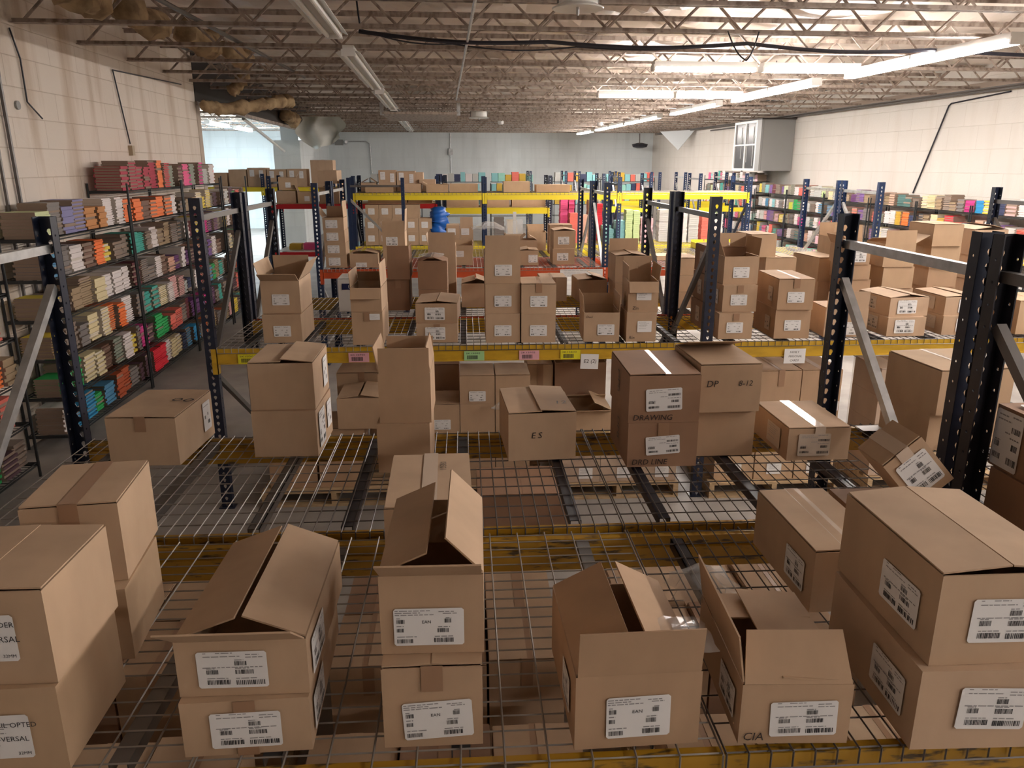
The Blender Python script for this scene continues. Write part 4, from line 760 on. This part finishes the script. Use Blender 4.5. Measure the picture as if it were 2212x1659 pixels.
tag(MB(TAPEC).box(.895, .935, 1.62, 1.64, Z, Z+.012).build('tape_scrap'), 'shiny tape scrap on the wire deck beside the CIA carton', 'tape')
tag(MB(PAPER).box(1.97, 2.16, 3.52, 3.60, Z, Z+.002).build('paper_sheet'), 'white paper lying on the wire deck behind the flat carton', 'paper')

# ------------------------------------------------------------------ wire shelves along the walls
_S = {}
def shelf_unit(label, loc, rz, L, D_, levels, H, m):
    """local x runs along the wall, y from the front edge (0) to the wall (D_)"""
    key = (L, D_, m.name)
    if key not in _S:
        s_ = MB(m); n = int(L/.055)
        for y in (.012, D_-.012): s_.box(0, L, y-.005, y+.005, -.032, -.022); s_.box(0, L, y-.005, y+.005, -.008, -.002)
        for i in range(n*2): x = L*i/(2*n); s_.add([(x, .012, -.004), (x+L/(2*n), .012, -.027), (x+L/(2*n)+.003, .012, -.027), (x+.003, .012, -.004)], [(0,1,2,3)])
        for i in range(n+1): s_.box(L*i/n-.0022, L*i/n+.0022, .008, D_-.008, -.0045, 0)
        for x in (.008, L-.008): s_.box(x-.006, x+.006, 0, D_, -.03, -.0045)
        _S[key] = (s_.mesh('wire_shelf'), MB(m).lathe([(.0125, 0), (.0125, H)], 8).mesh('post'))
    t_ = empty('shelf_unit', loc, rz); tag(t_, label, 'shelf')
    for x in (.0, L):
        for y in (0, D_): link('post', _S[key][1], t_, (x, y, 0))
    for z in levels: link('wire_shelf', _S[key][0], t_, (0, 0, z))
    return t_
UF = -3.43                                   # front of the left wall shelves
LV = [.13, .49, .85, 1.21, 1.57, 1.925]
SHL = [(4.45, 6.42), (7.10, 9.10), (9.14, 11.0), (11.04, 12.9), (13.0, 14.6)]
DK = mat('shelf_wire_dark', (.035, .038, .04), .4, .4)
for k, (a, b_) in enumerate(SHL):
    lv = LV if k != 2 else LV + [2.27]
    lv = lv if k != 3 else LV + [2.27]
    shelf_unit('black wire shelf unit along the left wall, %s from the camera' % ORD[k], bw(UF, a), BY+PI/2, round(b_-a, 2), .42, lv, 2.12 if k < 2 else 2.35, DK)
# books: (unit key, u front, v, z, depth, width, thickness, colour, spine out?, direction, stack name)
BOOKS = []
PAL = ['white']*4 + ['grey']*5 + ['taupe']*3 + ['brown']*3 + 'cream tan sage teal blue yellow salmon lime darkgrey maroon purple magenta green coral pink orange plum palegrey navybook sky rust greyblk'.split()
def fill(key, ufront, sgn, v0, v1, z, gap, seq, rr, wmin=.17, wmax=.27, dep=(.22, .30)):
    v = v0+.02; k = 0
    while v < v1-.10:
        w = min(rr.uniform(wmin, wmax), v1-v-.01); col = seq[k] if k < len(seq) else rr.choice(PAL)
        if w < .08: break
        d = rr.uniform(*dep); t = rr.choice((.012, .018, .024, .030)); top = gap*rr.uniform(.55, .93)
        if col in ('white', 'cream', 'orange', 'crimson', 'red'): top = gap*rr.uniform(.75, .93)
        n = max(2, int(top/t)); alt = rr.random() < .35 and col not in ('white',); fr = ufront + sgn*rr.uniform(.02, .07); zz = z
        for i in range(n):
            tt = t*rr.uniform(.9, 1.05)
            BOOKS.append((key, fr + sgn*rr.uniform(0, .014) + (sgn*.012 if i % 2 else 0), v + rr.uniform(-.004, .004), zz, d, w-.008, tt*.97, col, rr.random() < .93 if not alt else i % 2 == 0, sgn, k, i, n)); zz += tt
        v += w + (rr.uniform(.0, .012) if rr.random() < .8 else .05); k += 1
SEQ = {(1,5): 'palegreen grey lavender lavender orangebrown orangebrown white white greyblk yellow'.split(), (1,4): 'blue grey white brown orange yellow taupe taupe salmon salmon lime lime darkgrey'.split(),
 (1,3): 'yellow taupe tan tan cream white white white brown white blue'.split(), (1,2): 'yellow taupe grey cream cream orange orange white brown grey'.split(), (1,1): 'green green cream cream brown sage white yellow'.split(),
 (1,0): 'white sky sky green blue rust rust grey plum'.split(), (2,5): 'orange orange brown orange orange orange white teal white brown'.split(), (2,4): 'teal teal taupe white tan tan grey darkgrey darkteal'.split(),
 (2,3): 'maroon grey grey white brown salmon purple white purple'.split(), (2,2): 'grey teal teal cream white pink pink palegrey'.split(), (2,1): 'magenta plum green green coral coral grey maroon'.split(), (2,0): 'plum red red white cream cream navybook blue'.split(),
 (2,6): 'crimson crimson crimson crimson crimson orange red sage'.split(), (3,6): 'maroon hotpink magenta sage magenta palegrey'.split(), (3,5): 'grey tan tan cream yellow yellow grey'.split(), (3,4): 'white maroon yellow salmon magenta purple purple'.split(),
 (3,3): 'purple plum salmon rust navybook violet'.split(), (3,2): 'navybook white coral red blue'.split(), (3,1): 'purple purple violet magenta purple'.split(),
 (0,1): 'white grey palepink darkgrey coral'.split(), (0,2): 'white pink grey palepink darkgrey'.split(), (0,0): 'white palepink sage palelime sage'.split(), (0,3): 'blue sky grey white sky'.split(), (0,4): 'grey white sky blue grey'.split()}
rr = random.Random(21)
for k, (a, b_) in enumerate(SHL):
    for j_, z in enumerate(LV + ([2.27] if k in (2, 3) else [])):
        nx = .36 if j_ < 5 else (.40 if k == 1 else .34)
        fill((k, j_), UF, -1, a, b_, z+.001, nx-.04 if not (k in (2, 3) and j_ == 6) else .36, SEQ.get((k, j_), []), rr)
# the row of units along the right wall, and those before the back wall
VR = [(11.0, 12.45), (12.5, 14.0), (14.05, 15.6), (15.7, 17.6), (17.65, 19.6), (19.65, 21.6), (21.7, 23.6), (23.7, 26)]
NAVYC = 'white palegrey palegrey grey taupe sage aqua mint'.split()
PAL_R = ['white']*4 + 'palegrey palegrey palegrey aqua mint palelime coral salmon gold teal grey grey taupe violet sage pink palepink hotpink blue cream darkteal orange yellow'.split()
SR = {(0,4): 'coral white pink'.split(), (1,4): 'cream cream tan taupe tan grey magenta'.split(), (2,4): 'palelime cream darkgrey gold salmon tan salmon darkteal darkteal taupe'.split(), (1,3): 'tan cream gold red coral navybook'.split(), (2,3): 'sage white white gold orange navybook'.split(),
 (3,4): 'tan violet violet purple tan taupe palegrey'.split(), (4,4): 'palelime palegrey palegrey palegrey coral coral white'.split(), (5,4): 'palelime violet taupe maroon violet aqua sage'.split(), (4,3): 'blue white taupe palegrey white green green'.split(), (4,2): 'hotpink white darkteal palegrey magenta magenta'.split()}
UFR = 8.93
for k, (a, b_) in enumerate(VR):
    z0 = 1.765 if k < 4 else (1.80 if k < 6 else 2.08); lv = [round(z0-.36*i, 3) for i in range(5)][::-1]; lv = [z for z in lv if z > .05]
    shelf_unit('wire shelf unit along the right wall, %s from the camera' % ORD[k], bw(UFR, b_), BY-PI/2, round(b_-a, 2), .42, lv, z0+.12, DK)
    for j_, z in enumerate(lv):
        seq = SR.get((k, j_), []) or [rr.choice(PAL_R) for _ in range(12)]
        fill((10+k, j_), UFR, 1, a, b_, z+.001, .30 if j_ == 4 else .31, list(reversed(seq)) if k in (1, 2) else seq, rr)
BK = [(-2.4, -.6), (-.1, 1.7), (1.9, 3.4), (4.2, 5.9), (6.1, 7.9)]
for k, (a, b_) in enumerate(BK):
    vv = 28.5; lv = [.75, 1.15, 1.55, 1.95]
    shelf_unit('wire shelf unit across the far end, %s from the left' % ORD[k], bw(a, vv), BY, round(b_-a, 2), .42, lv, 2.1, DK)
BACKB = []
for k, (a, b_) in enumerate(BK):
    for z in (1.15, 1.55, 1.95):
        u = a+.03
        while u < b_-.2:
            w = rr.uniform(.16, .26); h = rr.uniform(.22, .34); col = rr.choice('palegrey white aqua darkteal navybook grey aqua palegrey'.split() if k < 2 else 'aqua aqua coral white gold navybook palegrey mint'.split())
            n = 8
            for i in range(n): BACKB.append((u+rr.uniform(0, .008), 28.53, z+h/n*i, w-.01, .28, h/n*.96, col, True))
            u += w+.01
# coloured stacks standing on the far racks, right of the middle: (x0, x1, y, z, height, colour)
for x0, x1, y, z, h, c in ((2.58, 2.78, 14.5, 1.12, .26, 'aqua'), (2.80, 3.02, 14.5, 1.12, .42, 'aqua'), (2.62, 2.80, 14.9, 1.12, .30, 'mint'), (2.98, 3.12, 14.45, 1.12, .62, 'palelime'), (3.13, 3.26, 14.45, 1.12, .60, 'palelime'),
    (3.27, 3.40, 14.45, 1.12, .48, 'palepink'), (3.41, 3.52, 14.5, 1.12, .46, 'palepink'), (1.82, 1.97, 15.0, 1.12, .78, 'hotpink'), (1.98, 2.10, 15.0, 1.12, .80, 'hotpink'), (1.95, 2.12, 14.6, 1.12, .55, 'coral'), (2.13, 2.3, 14.6, 1.12, .52, 'salmon'), (2.34, 2.52, 14.9, 1.12, .78, 'tan'),
    (2.50, 2.66, 15.1, 1.12, .70, 'red'), (4.0, 4.2, 14.6, 1.12, .55, 'white'), (4.22, 4.42, 14.6, 1.12, .60, 'palegrey'), (4.5, 4.7, 14.7, 1.12, .5, 'coral'), (4.72, 4.92, 14.7, 1.12, .52, 'white'), (3.7, 3.9, 14.8, 1.12, .6, 'palegrey'),
    (.55, .75, 15.0, 1.12, .45, 'grey'), (.8, 1.0, 15.0, 1.12, .4, 'gold'), (-3.6, -3.35, 16.1, .87, .12, 'gold'), (-3.32, -3.05, 16.1, .87, .13, 'hotpink'), (-2.75, -2.5, 16.1, .87, .12, 'gold'), (-2.4, -2.2, 16.1, .87, .14, 'aqua')):
    n = max(3, int(h/.035))
    for i in range(n): BACKB.append((x0+rr.uniform(0, .012), y+rr.uniform(0, .012), z+h/n*i, x1-x0-.012, .24, h/n*.96, c, False))
def cam_px(p):
    f = 1660.; pt = math.radians(15.97); yw = math.radians(3.41)
    fw = Vector((math.sin(yw)*math.cos(pt), math.cos(yw)*math.cos(pt), -math.sin(pt))); rt = Vector((math.cos(yw), -math.sin(yw), 0)); up = rt.cross(fw)
    v = p - Vector((0, 0, HC)); z = v.dot(fw); return (1106+f*v.dot(rt)/z, 829.5-f*v.dot(up)/z, z)
def score(b):
    x, y, zd = cam_px(bw(b[1], b[2]+b[5]/2, b[3]))
    hid = x < 20 or x > 2190 or y > 1000 or (b[0][0] == 0) or (b[0][0] == 1 and x < 190) or (398 < x < 470 and b[0][0] < 4) or (x > 230 and y > 845 and b[0][0] < 4)
    return -1 if hid or zd < 0 else b[5]*b[6]/zd**2
order = sorted(range(len(BOOKS)), key=lambda i: -score(BOOKS[i])); own = set(order[:300])
BM = {}
def book_mesh(col, spine, kraft=False):
    if (col, spine, kraft) not in BM:
        b = MB([BOOKM[col], PAGES if not kraft and col in ('white', 'palegreen', 'cream', 'yellow', 'lime') else PAGEK])
        b.box(0, 1, 0, 1, 0, .10); b.box(0, 1, 0, 1, .90, 1); b.box(.02 if not spine else .03, .985, .02, .98, .10, .90, 1)
        b.box(0, .03, 0, 1, .10, .90) if spine else b.box(.97, 1, 0, 1, .10, .90)
        BM[(col, spine, kraft)] = b.mesh('book_' + col)
    return BM[(col, spine, kraft)]
CN = dict(palegreen='pale green', orangebrown='orange-brown', greyblk='dark grey', darkgrey='charcoal', navybook='navy', palegrey='pale grey', palepink='pale pink', hotpink='hot pink', darkteal='dark teal', palelime='pale lime', sky='sky blue')
SHN = ['lowest', 'second lowest', 'third', 'fourth', 'fifth', 'sixth', 'topmost']
rest = MB([BOOKM[c] for c in COLS] + [PAGES, PAGEK]); CI = {c: i for i, c in enumerate(COLS)}
for i, (key, u, v, z, d, w, t, col, spine, sg, k, n, tot) in enumerate(BOOKS):
    if i in own:
        o = link('book', book_mesh(col, spine, k == 0 and key[0] == 1), None, bw(u, v, z), BY); o.scale = (sg*d, w, t)
        tag(o, '%s book, %s from bottom, stack %s, %s shelf, left wall unit %s' % (CN.get(col, col), ORD[n] if n < 16 else '%dth' % (n+1), CARD[k], SHN[key[1]], CARD[key[0]]), 'book', 'books on the left wall shelves')
    else:
        ua, ub = sorted((u, u+sg*d)); o_ = len(rest.v)
        vs = [bw(a, b_, c) for a, b_, c in ((ua,v,z),(ub,v,z),(ub,v+w,z),(ua,v+w,z),(ua,v,z+t),(ub,v,z+t),(ub,v+w,z+t),(ua,v+w,z+t))]; rest.hexa(vs, CI[col])
        pg = len(COLS) + (0 if not (k == 0 and key[0] < 2) and col in ('white', 'palegreen', 'cream', 'yellow', 'lime', 'palegrey', 'aqua', 'mint', 'palelime') else 1)
        rest.m[-4] = rest.m[-2] = pg                      # the ends show the pages
        if not spine: rest.m[-1 if sg < 0 else -3] = pg; rest.m[-3 if sg < 0 else -1] = pg
for x, y, z, w, d, h, c, bld in BACKB:
    vs = [(bw(a, b_, q) if bld else Vector((a, b_, q))) for a, b_, q in ((x,y,z),(x+w,y,z),(x+w,y+d,z),(x,y+d,z),(x,y,z+h),(x+w,y,z+h),(x+w,y+d,z+h),(x,y+d,z+h))]; rest.hexa(vs, CI[c])
tag(rest.build('book'), 'many small coloured books stacked on the farther wall shelves and racks', 'book', 'books on the farther shelves', 'stuff')
# tubs on the far right deck
for k in range(4):
    t_ = empty('parts_bin', (3.62+.22*k, 12.05, DECK)); tag(t_, 'small yellow parts bin on the far wire deck, %s from the left' % ORD[k], 'bin')
    q_ = MB(YELB); q_.box(0, .2, 0, .28, 0, .006); q_.box(0, .006, 0, .28, 0, .09); q_.box(.194, .2, 0, .28, 0, .09); q_.box(0, .2, .274, .28, 0, .12); q_.box(0, .2, 0, .006, 0, .05); q_.build('bin_body', t_)

# ------------------------------------------------------------------ camera and light
cam = bpy.data.cameras.new('camera'); co = bpy.data.objects.new('camera', cam); C.objects.link(co)
co.location = (0, 0, HC); co.rotation_euler = (math.radians(90-15.97), 0, math.radians(-3.41))
cam.sensor_fit = 'HORIZONTAL'; cam.sensor_width = 36; cam.lens = 36*1660/2212; cam.clip_start = .05; cam.clip_end = 200
SC.camera = co
w = bpy.data.worlds.new('world'); SC.world = w; w.use_nodes = True
w.node_tree.nodes['Background'].inputs[0].default_value = (1, .93, .85, 1); w.node_tree.nodes['Background'].inputs[1].default_value = .02
vs_ = SC.view_settings; vs_.view_transform = 'Standard'; vs_.look = 'None'; vs_.gamma = 1; vs_.exposure = 2.4; vs_.use_curve_mapping = False
SC.cycles.use_denoising = True; SC.cycles.max_bounces = 8; SC.cycles.diffuse_bounces = 5; SC.cycles.sample_clamp_indirect = 6
SC.cycles.transparent_max_bounces = 12
